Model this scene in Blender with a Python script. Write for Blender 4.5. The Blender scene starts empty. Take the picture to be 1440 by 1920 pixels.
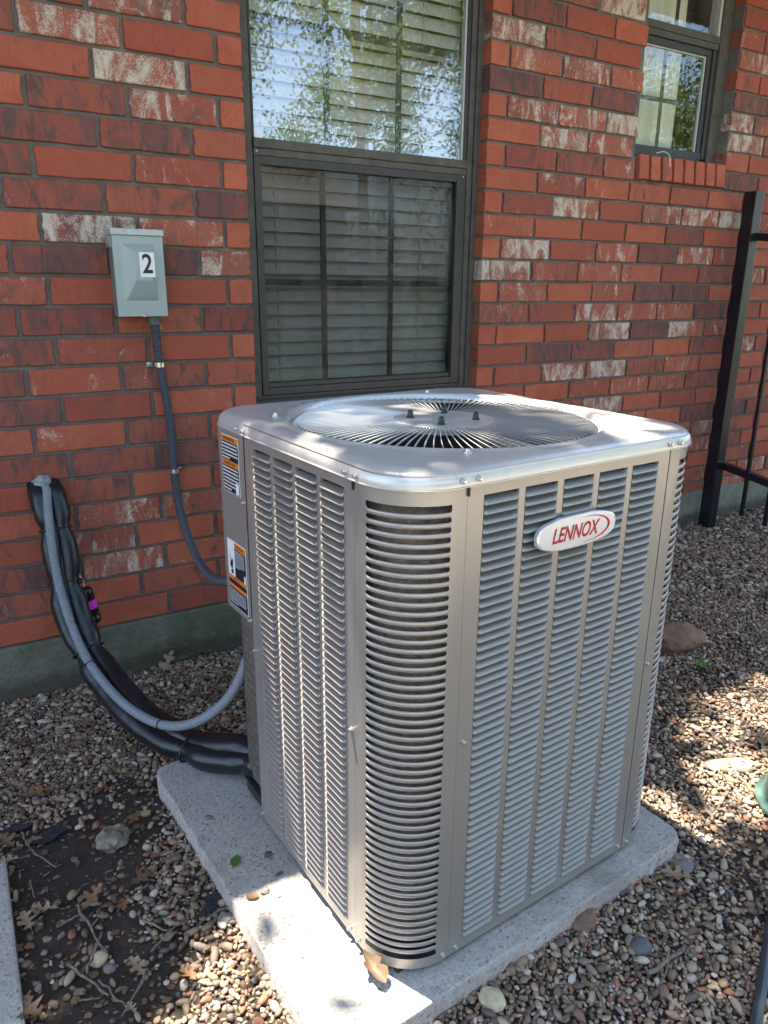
import bpy, bmesh, math, random
import numpy as np
from mathutils import Vector, Matrix, noise
R = math.radians
C = bpy.context.scene.collection
scene = bpy.context.scene

# ------------------------------------------------------------------ camera
CAM = Vector((-0.17404, -2.25089, 1.21295)); YAW, PIT, ROL = 0.527621, 0.299309, 0.008689
fwd = Vector((math.sin(YAW)*math.cos(PIT), math.cos(YAW)*math.cos(PIT), -math.sin(PIT)))
rgt0 = Vector((math.cos(YAW), -math.sin(YAW), 0)); up0 = rgt0.cross(fwd)
rgt = rgt0*math.cos(ROL) + up0*math.sin(ROL); upv = -rgt0*math.sin(ROL) + up0*math.cos(ROL)
cam_data = bpy.data.cameras.new('camera'); cam = bpy.data.objects.new('camera', cam_data); C.objects.link(cam)
cam.matrix_world = Matrix((( rgt.x, upv.x, -fwd.x, CAM.x), (rgt.y, upv.y, -fwd.y, CAM.y), (rgt.z, upv.z, -fwd.z, CAM.z), (0, 0, 0, 1)))
cam_data.sensor_fit = 'VERTICAL'; cam_data.sensor_height = 36; cam_data.sensor_width = 27
cam_data.lens = 36*1376.73/1920; cam_data.clip_start = 0.02; cam_data.clip_end = 300
scene.camera = cam

# ------------------------------------------------------------------ light
SUN = Vector((-0.13, 0.267, 1.0)).normalized()
sun_data = bpy.data.lights.new('sun', 'SUN'); sun = bpy.data.objects.new('sun', sun_data); C.objects.link(sun)
sun_data.energy = 3.9; sun_data.angle = R(0.53); sun_data.color = (1.0, 0.91, 0.78)
sun.rotation_euler = SUN.to_track_quat('Z', 'Y').to_euler(); sun.location = (0, 0, 12)
w = bpy.data.worlds.new('World'); scene.world = w; w.use_nodes = True
nt = w.node_tree; bg = nt.nodes['Background']
sky = nt.nodes.new('ShaderNodeTexSky'); sky.sky_type = 'NISHITA'; sky.sun_disc = False
sky.sun_elevation = math.asin(SUN.z); sky.sun_rotation = math.atan2(SUN.x, SUN.y) % (2*math.pi)
sky.altitude = 100; sky.air_density = 1.0; sky.dust_density = 2.0; sky.ozone_density = .9
nt.links.new(sky.outputs[0], bg.inputs[0]); bg.inputs[1].default_value = 0.12
vs = scene.view_settings; vs.view_transform = 'Standard'; vs.look = 'None'; vs.gamma = 1; vs.use_curve_mapping = False
vs.exposure = 2.65
scene.cycles.max_bounces = 8; scene.cycles.diffuse_bounces = 4; scene.cycles.glossy_bounces = 4
scene.cycles.transparent_max_bounces = 12; scene.cycles.caustics_reflective = False; scene.cycles.caustics_refractive = False

# ------------------------------------------------------------------ helpers
def basis_ray(u, v):
    return fwd*1376.73 + rgt*(u-720) - upv*(v-960)
def at_z(u, v, z):
    d = basis_ray(u, v); return CAM + d*((z-CAM.z)/d.z)
def at_y(u, v, y):
    d = basis_ray(u, v); return CAM + d*((y-CAM.y)/d.y)

class MB:
    def __init__(s): s.v = []; s.f = []; s.mi = []
    def box(s, a, b, m=0):
        (x0, y0, z0), (x1, y1, z1) = a, b; n = len(s.v)
        s.v += [(x0,y0,z0),(x1,y0,z0),(x1,y1,z0),(x0,y1,z0),(x0,y0,z1),(x1,y0,z1),(x1,y1,z1),(x0,y1,z1)]
        for q in ((0,3,2,1),(4,5,6,7),(0,1,5,4),(1,2,6,5),(2,3,7,6),(3,0,4,7)):
            s.f.append(tuple(n+i for i in q)); s.mi.append(m)
        return s
    def bevbox(s, a, b, r=.002, m=0):
        (x0, y0, z0), (x1, y1, z1) = a, b
        bm = bmesh.new(); bmesh.ops.create_cube(bm, size=1)
        for v in bm.verts: v.co = Vector(((x0+x1)/2+v.co.x*(x1-x0), (y0+y1)/2+v.co.y*(y1-y0), (z0+z1)/2+v.co.z*(z1-z0)))
        bmesh.ops.bevel(bm, geom=bm.edges[:], offset=r, segments=2, affect='EDGES', profile=.6)
        s.bm(bm, m); bm.free(); return s
    def bm(s, bm, m=0):
        n = len(s.v); bm.verts.index_update()
        s.v += [tuple(v.co) for v in bm.verts]
        for f in bm.faces: s.f.append(tuple(n+v.index for v in f.verts)); s.mi.append(m)
    def grid(s, rows, m=0, closed=False):
        """rows: list of equally long point lists"""
        n = len(s.v); k = len(rows[0])
        for r_ in rows: s.v += [tuple(p) for p in r_]
        for i in range(len(rows)-1):
            for j in range(k if closed else k-1):
                j2 = (j+1) % k
                s.f.append((n+i*k+j, n+i*k+j2, n+(i+1)*k+j2, n+(i+1)*k+j)); s.mi.append(m)
        return s
    def fan(s, pts, m=0):
        n = len(s.v); s.v += [tuple(p) for p in pts]; s.f.append(tuple(range(n, n+len(pts)))); s.mi.append(m); return s
    def tube(s, path, rad, seg=12, m=0, caps=True, flat=1.0):
        path = [Vector(p) for p in path]; rows = []
        t0 = (path[1]-path[0]).normalized(); up = Vector((0, 0, 1)) if abs(t0.z) < .9 else Vector((1, 0, 0))
        nrm = (up - t0*up.dot(t0)).normalized()
        for i, p in enumerate(path):
            t = (path[min(i+1, len(path)-1)]-path[max(i-1, 0)]).normalized()
            nrm = (nrm - t*nrm.dot(t)).normalized(); b = t.cross(nrm)
            r = rad[i] if isinstance(rad, (list, tuple)) else rad
            rows.append([p + (nrm*math.cos(a)*flat + b*math.sin(a))*r for a in [2*math.pi*k/seg for k in range(seg)]])
        s.grid(rows, m, True)
        if caps: s.fan(rows[0][::-1], m); s.fan(rows[-1], m)
        return s
    def cyl(s, a, b, r, seg=16, m=0): return s.tube([a, b], r, seg, m)

def smooth_path(pts, n=8):
    pts = [Vector(p) for p in pts]; P = [pts[0]*2-pts[1]] + pts + [pts[-1]*2-pts[-2]]; out = []
    for i in range(1, len(P)-2):
        for k in range(n):
            t = k/n; a, b, c, d = P[i-1], P[i], P[i+1], P[i+2]
            out.append(.5*((2*b)+(c-a)*t+(2*a-5*b+4*c-d)*t*t+(3*b-a-3*c+d)*t**3))
    out.append(pts[-1]); return out

def mesh(name, mb, mats, smooth=False):
    me = bpy.data.meshes.new(name); me.from_pydata(mb.v, [], mb.f)
    mats = mats if isinstance(mats, (list, tuple)) else [mats]
    for m in mats: me.materials.append(m)
    if len(mats) > 1: me.polygons.foreach_set('material_index', mb.mi)
    if smooth: me.polygons.foreach_set('use_smooth', [True]*len(me.polygons))
    me.update(); return me
WL = {}
def put(name, me, parent=None, world=False, loc=None, rot=None):
    """link mesh as object; world=True: vertices/loc are in world space and the parent only translates"""
    o = bpy.data.objects.new(name, me); C.objects.link(o)
    l = Vector(loc) if loc is not None else Vector((0, 0, 0))
    W = Vector((0, 0, 0))
    if parent is not None:
        o.parent = parent
        if world: W = WL.get(parent.name, Vector((0, 0, 0)))
    o.location = l - W
    if world: WL[o.name] = l.copy()
    if rot: o.rotation_euler = rot
    return o
def obj(name, mb, mats, parent=None, world=True, smooth=False, loc=None):
    return put(name, mesh(name, mb, mats, smooth), parent, world, loc)
def tag(o, label=None, cat=None, group=None, kind=None):
    if label: o['label'] = label
    if cat: o['category'] = cat
    if group: o['group'] = group
    if kind: o['kind'] = kind
    return o
def thing(name, label, cat, loc=(0, 0, 0), rotz=0, group=None):
    o = bpy.data.objects.new(name, None); C.objects.link(o); o.location = loc; o.rotation_euler = (0, 0, rotz)
    o.empty_display_size = .1; WL[o.name] = Vector(loc)
    return tag(o, label, cat, group)
def autosmooth(me, deg=35):
    me.polygons.foreach_set('use_smooth', [True]*len(me.polygons))
    bm = bmesh.new(); bm.from_mesh(me)
    for e in bm.edges:
        if len(e.link_faces) == 2 and e.calc_face_angle(0) > R(deg): e.smooth = False
        elif len(e.link_faces) != 2: e.smooth = True
    bm.to_mesh(me); bm.free(); return me

# ------------------------------------------------------------------ materials
def mat(name):
    m = bpy.data.materials.new(name); m.use_nodes = True
    n = m.node_tree; b = n.nodes['Principled BSDF']; return m, n, b
def N(n, t, **kw):
    x = n.nodes.new(t)
    for k, v in kw.items():
        if k in x.inputs: x.inputs[k].default_value = v
        else: setattr(x, k, v)
    return x
def ramp(n, pts, src=None, interp='LINEAR'):
    r = n.nodes.new('ShaderNodeValToRGB'); cr = r.color_ramp; cr.interpolation = interp
    while len(cr.elements) < len(pts): cr.elements.new(.5)
    for e, (p, c) in zip(cr.elements, pts): e.position = p; e.color = c if len(c) == 4 else (*c, 1)
    if src is not None: n.links.new(src, r.inputs[0])
    return r
def mixc(n, fac, a, b, mode='MIX'):
    x = n.nodes.new('ShaderNodeMix'); x.data_type = 'RGBA'; x.blend_type = mode
    for i, s in ((0, fac), (6, a), (7, b)):
        if hasattr(s, 'is_output'): n.links.new(s, x.inputs[i])
        else: x.inputs[i].default_value = s if i == 0 or len(s) == 4 else (*s, 1)
    return x.outputs[2]
def math_(n, op, a, b=None, c=None, clamp=False):
    x = n.nodes.new('ShaderNodeMath'); x.operation = op; x.use_clamp = clamp
    for i, s in enumerate((a, b, c)):
        if s is None: continue
        if hasattr(s, 'is_output'): n.links.new(s, x.inputs[i])
        else: x.inputs[i].default_value = s
    return x.outputs[0]
def bump(n, b, h, strength=.3, dist=.002, prev=None):
    x = n.nodes.new('ShaderNodeBump'); x.inputs['Strength'].default_value = strength; x.inputs['Distance'].default_value = dist
    n.links.new(h, x.inputs['Height'])
    if prev is not None: n.links.new(prev, x.inputs['Normal'])
    if b is not None: n.links.new(x.outputs[0], b.inputs['Normal'])
    return x.outputs[0]
def coords(n, scale=(1, 1, 1), rnd=False, kind='Object'):
    tc = n.nodes.new('ShaderNodeTexCoord'); mp = n.nodes.new('ShaderNodeMapping'); n.links.new(tc.outputs[kind], mp.inputs[0])
    mp.inputs['Scale'].default_value = scale
    if rnd:
        oi = n.nodes.new('ShaderNodeObjectInfo'); cx = n.nodes.new('ShaderNodeCombineXYZ')
        for i, k in enumerate((37., 71., 53.)): n.links.new(math_(n, 'MULTIPLY', oi.outputs['Random'], k), cx.inputs[i])
        n.links.new(cx.outputs[0], mp.inputs['Location'])
    return mp.outputs[0]
def noise_(n, vec, scale, detail=4, rough=.55, dist=0.):
    x = N(n, 'ShaderNodeTexNoise', Scale=scale, Detail=detail, Roughness=rough, Distortion=dist)
    n.links.new(vec, x.inputs['Vector']); return x.outputs['Fac']
def simple(name, col, rough=.6, metal=0, nscale=0, namp=.15, bumps=None, spec=None):
    m, n, b = mat(name)
    b.inputs['Base Color'].default_value = (*col, 1); b.inputs['Roughness'].default_value = rough; b.inputs['Metallic'].default_value = metal
    if spec is not None: b.inputs['Specular IOR Level'].default_value = spec
    v = coords(n)
    if nscale:
        f = noise_(n, v, nscale, 6)
        lo = tuple(c*(1-namp) for c in col); hi = tuple(min(1, c*(1+namp)) for c in col)
        n.links.new(ramp(n, [(.3, lo), (.7, hi)], f).outputs[0], b.inputs['Base Color'])
    if bumps: bump(n, b, noise_(n, v, bumps[0], 5), bumps[1], bumps[2])
    return m

def brick_mat():
    m, n, b = mat('brick_clay')
    oi = n.nodes.new('ShaderNodeObjectInfo'); sep = n.nodes.new('ShaderNodeSeparateColor'); n.links.new(oi.outputs['Color'], sep.inputs[0])
    W_, D_, H_ = sep.outputs[0], sep.outputs[1], sep.outputs[2]
    v = coords(n, rnd=True); vs_ = coords(n, (1.0, 1.0, .30), rnd=True)
    red = mixc(n, H_, (.25, .058, .040), (.50, .142, .075))
    f1 = noise_(n, v, 9, 4, .6, .6)
    red = mixc(n, ramp(n, [(.35, (0, 0, 0)), (.7, (1, 1, 1))], f1).outputs[0], red, (.36, .084, .046))
    # purple-brown flash bands
    f2 = noise_(n, coords(n, (1., 1., .5), rnd=True), 11, 5, .58, 1.6)
    thr = math_(n, 'SUBTRACT', .66, math_(n, 'MULTIPLY', D_, .36))
    pf = math_(n, 'MULTIPLY', math_(n, 'SUBTRACT', f2, thr), 7., clamp=True)
    tone = math_(n, 'MULTIPLY', math_(n, 'SUBTRACT', D_, .18), 1.25, clamp=True)
    red = mixc(n, tone, red, (.185, .062, .050))
    c = mixc(n, math_(n, 'MULTIPLY', pf, .80), red, (.150, .068, .060))
    f2b = noise_(n, vs_, 31, 4, .5, 1.5)
    pf2 = math_(n, 'MULTIPLY', math_(n, 'SUBTRACT', f2b, math_(n, 'ADD', thr, .07)), 9., clamp=True)
    c = mixc(n, math_(n, 'MULTIPLY', pf2, .7), c, (.075, .056, .050))
    # pale lime smears
    f3 = noise_(n, coords(n, (1., 1., .45), rnd=True), 15, 6, .66, 1.5); fine = noise_(n, v, 210, 5, .75)
    f3 = math_(n, 'ADD', f3, math_(n, 'MULTIPLY', math_(n, 'SUBTRACT', fine, .5), .55))
    wf = math_(n, 'MULTIPLY', math_(n, 'SUBTRACT', f3, math_(n, 'SUBTRACT', .80, math_(n, 'MULTIPLY', W_, .395))), 6.5, clamp=True)
    oliv = mixc(n, noise_(n, v, 26, 3), (.46, .39, .30), (.74, .68, .58))
    hz_ = math_(n, 'MULTIPLY', math_(n, 'MULTIPLY', math_(n, 'SUBTRACT', noise_(n, v, 10, 4, .6, 1.), .40), 3.2, clamp=True), math_(n, 'MULTIPLY', math_(n, 'SUBTRACT', W_, .35), .9, clamp=True))
    c = mixc(n, hz_, c, (.23, .175, .135))
    c = mixc(n, math_(n, 'MULTIPLY', wf, .84), c, oliv)
    mt_ = noise_(n, v, 75, 6, .75)
    c = mixc(n, .55, c, mixc(n, 1.0, c, ramp(n, [(.3, (.62, .62, .66)), (.5, (1., 1., 1.)), (.72, (1., 1., 1.))], mt_).outputs[0], 'MULTIPLY'))
    pit = ramp(n, [(.66, (0, 0, 0)), (.72, (1, 1, 1))], noise_(n, v, 160, 3, .5)).outputs[0]
    c = mixc(n, math_(n, 'MULTIPLY', pit, .45), c, (.07, .035, .03))
    # dusty speckle
    sp = ramp(n, [(.70, (0, 0, 0)), (.78, (1, 1, 1))], noise_(n, v, 420, 2, .6)).outputs[0]
    c = mixc(n, math_(n, 'MULTIPLY', sp, .10), c, (.5, .4, .32))
    n.links.new(c, b.inputs['Base Color']); b.inputs['Roughness'].default_value = .78
    b.inputs['Specular IOR Level'].default_value = .35
    p = bump(n, None, noise_(n, vs_, 40, 5, .6, .8), .8, .005)
    bump(n, b, noise_(n, v, 230, 5, .72), .8, .0018, p)
    return m
def mortar_mat():
    m, n, b = mat('mortar'); v = coords(n)
    c = ramp(n, [(.3, (.12, .108, .096)), (.55, (.185, .168, .15)), (.8, (.28, .26, .23))], noise_(n, v, 14, 6, .65)).outputs[0]
    c = mixc(n, math_(n, 'MULTIPLY', noise_(n, v, 500, 3), .5), c, (.08, .075, .07))
    n.links.new(c, b.inputs['Base Color']); b.inputs['Roughness'].default_value = .95
    p = bump(n, None, noise_(n, v, 60, 5), .7, .004); bump(n, b, noise_(n, v, 420, 3), .7, .0015, p); return m
def metal_mat(name='painted_steel', col=(.36, .335, .305), metal=.75, rough=.36):
    m, n, b = mat(name); v = coords(n)
    f = noise_(n, v, 2.2, 4); r = ramp(n, [(.3, (rough-.05,)*3), (.7, (rough+.07,)*3)], noise_(n, v, 6, 6, .6)).outputs[0]
    lo = tuple(c*.93 for c in col); hi = tuple(c*1.06 for c in col)
    c = ramp(n, [(.3, lo), (.7, hi)], f).outputs[0]
    dust = ramp(n, [(.60, (0, 0, 0)), (.85, (1, 1, 1))], noise_(n, v, 70, 6, .7)).outputs[0]
    c = mixc(n, math_(n, 'MULTIPLY', dust, .16), c, (.42, .38, .33))
    stv = coords(n, (9, 9, .5)); st = ramp(n, [(.56, (0, 0, 0)), (.75, (1, 1, 1))], noise_(n, stv, 7, 5, .7)).outputs[0]
    c = mixc(n, math_(n, 'MULTIPLY', st, .22), c, tuple(x*.62 for x in col))
    spk = ramp(n, [(.70, (0, 0, 0)), (.76, (1, 1, 1))], noise_(n, v, 260, 3, .6)).outputs[0]
    c = mixc(n, math_(n, 'MULTIPLY', spk, .30), c, (.16, .13, .10))
    n.links.new(c, b.inputs['Base Color']); n.links.new(r, b.inputs['Roughness']); b.inputs['Metallic'].default_value = metal
    p = bump(n, None, noise_(n, v, 900, 2), .035, .0004); bump(n, b, noise_(n, v, 11, 3), .10, .0012, p)
    return m
def coil_mat():
    m, n, b = mat('coil_fins'); tc = n.nodes.new('ShaderNodeTexCoord')
    ad = n.nodes.new('ShaderNodeSeparateXYZ'); n.links.new(tc.outputs['UV'], ad.inputs[0])
    s = math_(n, 'SINE', math_(n, 'MULTIPLY', ad.outputs[0], 2*math.pi/.0017))
    z = math_(n, 'SINE', math_(n, 'MULTIPLY', ad.outputs[1], 2*math.pi/.021))
    nz = noise_(n, tc.outputs['Object'], 90, 5, .7)
    c = ramp(n, [(0, (.03, .025, .021)), (.5, (.16, .13, .108)), (1, (.52, .45, .38))], math_(n, 'ADD', math_(n, 'MULTIPLY', s, .2), nz)).outputs[0]
    zz = ramp(n, [(.0, (0, 0, 0)), (.9, (.6, .6, .6))], z).outputs[0]
    c = mixc(n, math_(n, 'MULTIPLY', zz, .5), c, (.03, .025, .022))
    n.links.new(c, b.inputs['Base Color']); b.inputs['Metallic'].default_value = .5; b.inputs['Roughness'].default_value = .45
    bump(n, b, s, .5, .002); return m
def concrete_mat(name, lo, hi, pit=.5, moss=None, scale=1.):
    m, n, b = mat(name); v = coords(n)
    c = ramp(n, [(.25, lo), (.75, hi)], noise_(n, v, 7*scale, 8, .7)).outputs[0]
    vo = N(n, 'ShaderNodeTexVoronoi', Scale=105.*scale); n.links.new(v, vo.inputs['Vector'])
    sp = ramp(n, [(.16, (1, 1, 1)), (.36, (0, 0, 0))], vo.outputs['Distance']).outputs[0]
    msk = ramp(n, [(.47, (0, 0, 0)), (.55, (1, 1, 1))], noise_(n, v, 60*scale, 4)).outputs[0]
    pits = math_(n, 'MULTIPLY', sp, msk)
    c = mixc(n, math_(n, 'MULTIPLY', pits, pit), c, tuple(x*.35 for x in lo))
    c = mixc(n, math_(n, 'MULTIPLY', ramp(n, [(.44, (0, 0, 0)), (.58, (1, 1, 1))], noise_(n, v, 150*scale, 4, .7, .6)).outputs[0], .35), c, tuple(min(1, x*1.35) for x in hi))
    c = mixc(n, math_(n, 'MULTIPLY', ramp(n, [(.50, (0, 0, 0)), (.62, (1, 1, 1))], noise_(n, v, 100*scale, 4, .7, 1.)).outputs[0], .42), c, tuple(x*.62 for x in lo))
    c = mixc(n, math_(n, 'MULTIPLY', ramp(n, [(.52, (0, 0, 0)), (.7, (1, 1, 1))], noise_(n, v, 3.2, 7, .75)).outputs[0], .6), c, (lo[0]*.66, lo[1]*.62, lo[2]*.55))
    if moss:
        c = mixc(n, math_(n, 'MULTIPLY', ramp(n, [(.42, (0, 0, 0)), (.62, (1, 1, 1))], noise_(n, v, 4.5, 7, .7)).outputs[0], .75), c, moss)
    n.links.new(c, b.inputs['Base Color']); b.inputs['Roughness'].default_value = .9
    h = math_(n, 'SUBTRACT', noise_(n, v, 230*scale, 4), pits)
    bump(n, b, h, .6, .002); return m
def pebble_mat():
    m, n, b = mat('river_pebble'); oi = n.nodes.new('ShaderNodeObjectInfo'); r = oi.outputs['Random']
    c = ramp(n, [(0, (.14, .092, .056)), (.14, (.31, .215, .135)), (.28, (.22, .165, .12)), (.42, (.42, .315, .21)), (.56, (.24, .135, .085)), (.62, (.47, .385, .28)),
                 (.72, (.29, .235, .18)), (.80, (.13, .10, .08)), (.86, (.55, .49, .40)), (.93, (.32, .13, .075)), (.975, (.42, .29, .15))], r, 'CONSTANT').outputs[0]
    v = coords(n, rnd=True)
    c = mixc(n, math_(n, 'MULTIPLY', noise_(n, v, 55, 5, .6, .5), .75), c, mixc(n, 1.0, c, (.42, .38, .36), 'MULTIPLY'))
    c = mixc(n, math_(n, 'MULTIPLY', ramp(n, [(.55, (0, 0, 0)), (.8, (1, 1, 1))], noise_(n, v, 130, 5)).outputs[0], .45), c, (.36, .32, .27))
    n.links.new(c, b.inputs['Base Color']); b.inputs['Roughness'].default_value = .62
    bump(n, b, noise_(n, v, 240, 4), .35, .0012); return m
def soil_mat():
    m, n, b = mat('soil'); v = coords(n)
    c = ramp(n, [(.25, (.016, .011, .008)), (.5, (.036, .026, .019)), (.8, (.068, .052, .040))], noise_(n, v, 22, 8, .72)).outputs[0]
    n.links.new(c, b.inputs['Base Color']); b.inputs['Roughness'].default_value = .95
    p = bump(n, None, noise_(n, v, 40, 6, .6), .8, .01); bump(n, b, noise_(n, v, 260, 5, .7), .8, .003, p); return m
def leaf_mat(name, c0, c1, transl=.25):
    m, n, b = mat(name); v = coords(n, rnd=True)
    oi = n.nodes.new('ShaderNodeObjectInfo')
    c = mixc(n, noise_(n, v, 60, 5, .65), c0, c1)
    c = mixc(n, math_(n, 'MULTIPLY', oi.outputs['Random'], .45), c, tuple(x*.55 for x in c0))
    n.links.new(c, b.inputs['Base Color']); b.inputs['Roughness'].default_value = .6
    t = n.nodes.new('ShaderNodeBsdfTranslucent'); n.links.new(c, t.inputs[0]); mx = n.nodes.new('ShaderNodeMixShader'); mx.inputs[0].default_value = transl
    n.links.new(b.outputs[0], mx.inputs[1]); n.links.new(t.outputs[0], mx.inputs[2]); n.links.new(mx.outputs[0], n.nodes['Material Output'].inputs[0])
    bump(n, b, noise_(n, v, 150, 4), .3, .001); return m
def glass_mat(name, refl, tint):
    m, n, b = mat(name); n.nodes.remove(b)
    g = n.nodes.new('ShaderNodeBsdfGlossy'); g.inputs['Roughness'].default_value = .012; g.inputs['Color'].default_value = (1, 1, 1, 1)
    t = n.nodes.new('ShaderNodeBsdfTransparent'); t.inputs[0].default_value = (*tint, 1)
    lw = n.nodes.new('ShaderNodeLayerWeight'); lw.inputs[0].default_value = .5
    # slow wave of the float glass
    v = coords(n); bp = n.nodes.new('ShaderNodeBump'); bp.inputs['Strength'].default_value = .04; bp.inputs['Distance'].default_value = .01
    n.links.new(noise_(n, v, 5, 2), bp.inputs['Height']); n.links.new(bp.outputs[0], g.inputs['Normal'])
    f = math_(n, 'ADD', math_(n, 'MULTIPLY', math_(n, 'POWER', lw.outputs['Facing'], 4.), .9), refl, clamp=True)
    # dust film: weak diffuse
    d = n.nodes.new('ShaderNodeBsdfDiffuse'); d.inputs[0].default_value = (.5, .5, .48, 1)
    df = math_(n, 'MULTIPLY', ramp(n, [(.45, (0, 0, 0)), (.8, (1, 1, 1))], noise_(n, coords(n, (1, 1, .25)), 14, 6, .7)).outputs[0], .10)
    m1 = n.nodes.new('ShaderNodeMixShader'); n.links.new(df, m1.inputs[0]); n.links.new(t.outputs[0], m1.inputs[1]); n.links.new(d.outputs[0], m1.inputs[2])
    m2 = n.nodes.new('ShaderNodeMixShader'); n.links.new(f, m2.inputs[0]); n.links.new(m1.outputs[0], m2.inputs[1]); n.links.new(g.outputs[0], m2.inputs[2])
    n.links.new(m2.outputs[0], n.nodes['Material Output'].inputs[0]); return m
def conduit_mat(name, col, rib=.0042):
    m, n, b = mat(name); tc = n.nodes.new('ShaderNodeTexCoord'); sx = n.nodes.new('ShaderNodeSeparateXYZ'); n.links.new(tc.outputs['UV'], sx.inputs[0])
    s = math_(n, 'SINE', math_(n, 'MULTIPLY', sx.outputs[0], 2*math.pi/rib))
    b.inputs['Roughness'].default_value = .38
    c = mixc(n, math_(n, 'MULTIPLY', math_(n, 'ADD', s, 1.), .18), col, tuple(x*.55 for x in col))
    n.links.new(c, b.inputs['Base Color']); bump(n, b, s, .7, .002); return m

M = {}
M['brick'] = brick_mat(); M['mortar'] = mortar_mat()
M['steel'] = metal_mat(col=(.375, .342, .305), metal=.48); M['cap'] = metal_mat('cap_steel', (.58, .565, .54), .40, .30)
M['louver'] = metal_mat('shaded_louver_steel', (.30, .292, .272), .30, .40)  # front louvres: darker copy of the panel steel, shade put into the colour
M['zinc'] = simple('zinc_screw', (.60, .60, .58), .34, .9)
M['coil'] = coil_mat()
M['dark'] = simple('black_plastic', (.018, .018, .02), .45)
M['pad'] = concrete_mat('pad_concrete', (.265, .25, .22), (.425, .405, .365), .8)
M['padside'] = concrete_mat('pad_side_concrete', (.30, .265, .235), (.42, .375, .335), .8, scale=.7)
def splash(m, h0):
    n = m.node_tree; b = n.nodes['Principled BSDF']; v = coords(n); sx = n.nodes.new('ShaderNodeSeparateXYZ'); n.links.new(v, sx.inputs[0])
    src = b.inputs['Base Color'].links[0].from_socket
    g_ = math_(n, 'SUBTRACT', 1., math_(n, 'DIVIDE', math_(n, 'SUBTRACT', sx.outputs[2], h0), .085), clamp=True)
    k_ = math_(n, 'MULTIPLY', math_(n, 'SUBTRACT', math_(n, 'ADD', g_, noise_(n, v, 26, 6, .7)), .78), 2.6, clamp=True)
    c = mixc(n, math_(n, 'MULTIPLY', k_, .8), src, (.050, .040, .028)); c = mixc(n, math_(n, 'MULTIPLY', ramp(n, [(.58, (0, 0, 0)), (.66, (1, 1, 1))], noise_(n, coords(n, (1, 1, 3)), 9, 6, .7)).outputs[0], .5), c, (.20, .19, .155))
    n.links.new(c, b.inputs['Base Color'])
M['found'] = concrete_mat('foundation_concrete', (.10, .098, .074), (.19, .185, .145), .5, (.060, .075, .030))
M['found2'] = concrete_mat('foundation_concrete_pale', (.16, .17, .13), (.27, .28, .22), .5, (.10, .12, .07))
splash(M['found'], .02); splash(M['found2'], .05)
M['pebble'] = pebble_mat(); M['soil'] = soil_mat()
M['frame'] = simple('bronze_frame', (.040, .038, .038), .42, .1, 30, .25, (400, .1, .001))
M['framedust'] = simple('dusty_bronze_frame', (.085, .078, .066), .6, .1, 25, .3, (300, .15, .001))
M['seal'] = simple('grey_glazing_strip', (.45, .46, .46), .5)
M['slat'] = simple('blind_slat', (.60, .60, .575), .5, 0, 8, .06)
M['cord'] = simple('blind_cord', (.5, .5, .47), .8)
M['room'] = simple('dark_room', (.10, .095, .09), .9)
M['curtain'] = simple('sheer_curtain', (.85, .84, .76), .9, 0, 10, .08)
M['glassU'] = glass_mat('upper_window_glass', .12, (.97, .98, .97)); M['glassL'] = glass_mat('screened_window_glass', .012, (.70, .70, .69))
M['glassR'] = glass_mat('right_window_glass', .055, (.95, .97, .95))
M['box'] = simple('grey_green_enamel', (.34, .40, .385), .38, .1, 14, .05, (500, .06, .0005))
M['boxtop'] = simple('grey_galvanised', (.42, .46, .48), .3, .5, 60, .12)
M['white'] = simple('white_vinyl', (.78, .79, .78), .35)
M['ink'] = simple('black_ink', (.01, .01, .011), .4)
M['navy'] = simple('label_navy', (.012, .013, .03), .4)
M['orange'] = simple('label_orange', (.75, .20, .015), .4)
M['red'] = simple('badge_red', (.42, .008, .02), .25)
M['badge'] = simple('badge_silver', (.80, .78, .78), .22, .55)
M['cdark'] = conduit_mat('slate_conduit', (.075, .085, .105), .0060); M['clight'] = conduit_mat('pale_grey_conduit', (.30, .33, .37), .0048)
M['fitting'] = simple('grey_pvc', (.10, .105, .12), .5)
M['clamp'] = simple('clamp_steel', (.72, .72, .70), .22, .95)
M['foam'] = simple('black_pipe_insulation', (.010, .012, .016), .32, 0, 12, .3, (9, .28, .02))
M['tie'] = simple('zip_tie', (.008, .008, .008), .3)
M['sealfoam'] = simple('grey_sealant', (.26, .28, .29), .5, 0, 60, .35, (70, 1., .01))
M['drier'] = simple('gloss_black_paint', (.012, .012, .014), .18)
M['pink'] = simple('magenta_band', (.75, .03, .62), .4)
M['copper'] = simple('copper_tube', (.55, .27, .19), .35, .8, 20, .3)
M['iron'] = simple('black_iron_paint', (.010, .010, .015), .25, 0, 60, .3)
M['bark'] = simple('tree_bark', (.16, .125, .095), .9, 0, 20, .35, (30, 1, .02))
M['twig'] = simple('dry_twig', (.17, .135, .105), .9, 0, 90, .4, (120, .8, .002))
M['leafg'] = leaf_mat('tree_leaf', (.075, .12, .022), (.13, .20, .035), .4)
M['leafg2'] = leaf_mat('tree_leaf_pale', (.15, .21, .018), (.24, .29, .03), .45)
M['leafb'] = leaf_mat('dry_oak_leaf', (.19, .125, .07), (.115, .068, .036), .10)
M['leaft'] = leaf_mat('pale_dry_oak_leaf', (.33, .26, .165), (.22, .16, .095), .10)
M['leafo'] = leaf_mat('orange_dry_leaf', (.27, .14, .055), (.15, .075, .035), .10)
M['leaffresh'] = leaf_mat('fresh_leaf', (.07, .16, .02), (.10, .22, .03), .2)
M['lawn'] = simple('lawn_grass', (.09, .14, .035), .9, 0, 30, .4, (200, 1, .02))
M['rock'] = simple('pale_rock', (.22, .19, .14), .85, 0, 28, .45, (60, .9, .006))
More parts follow.
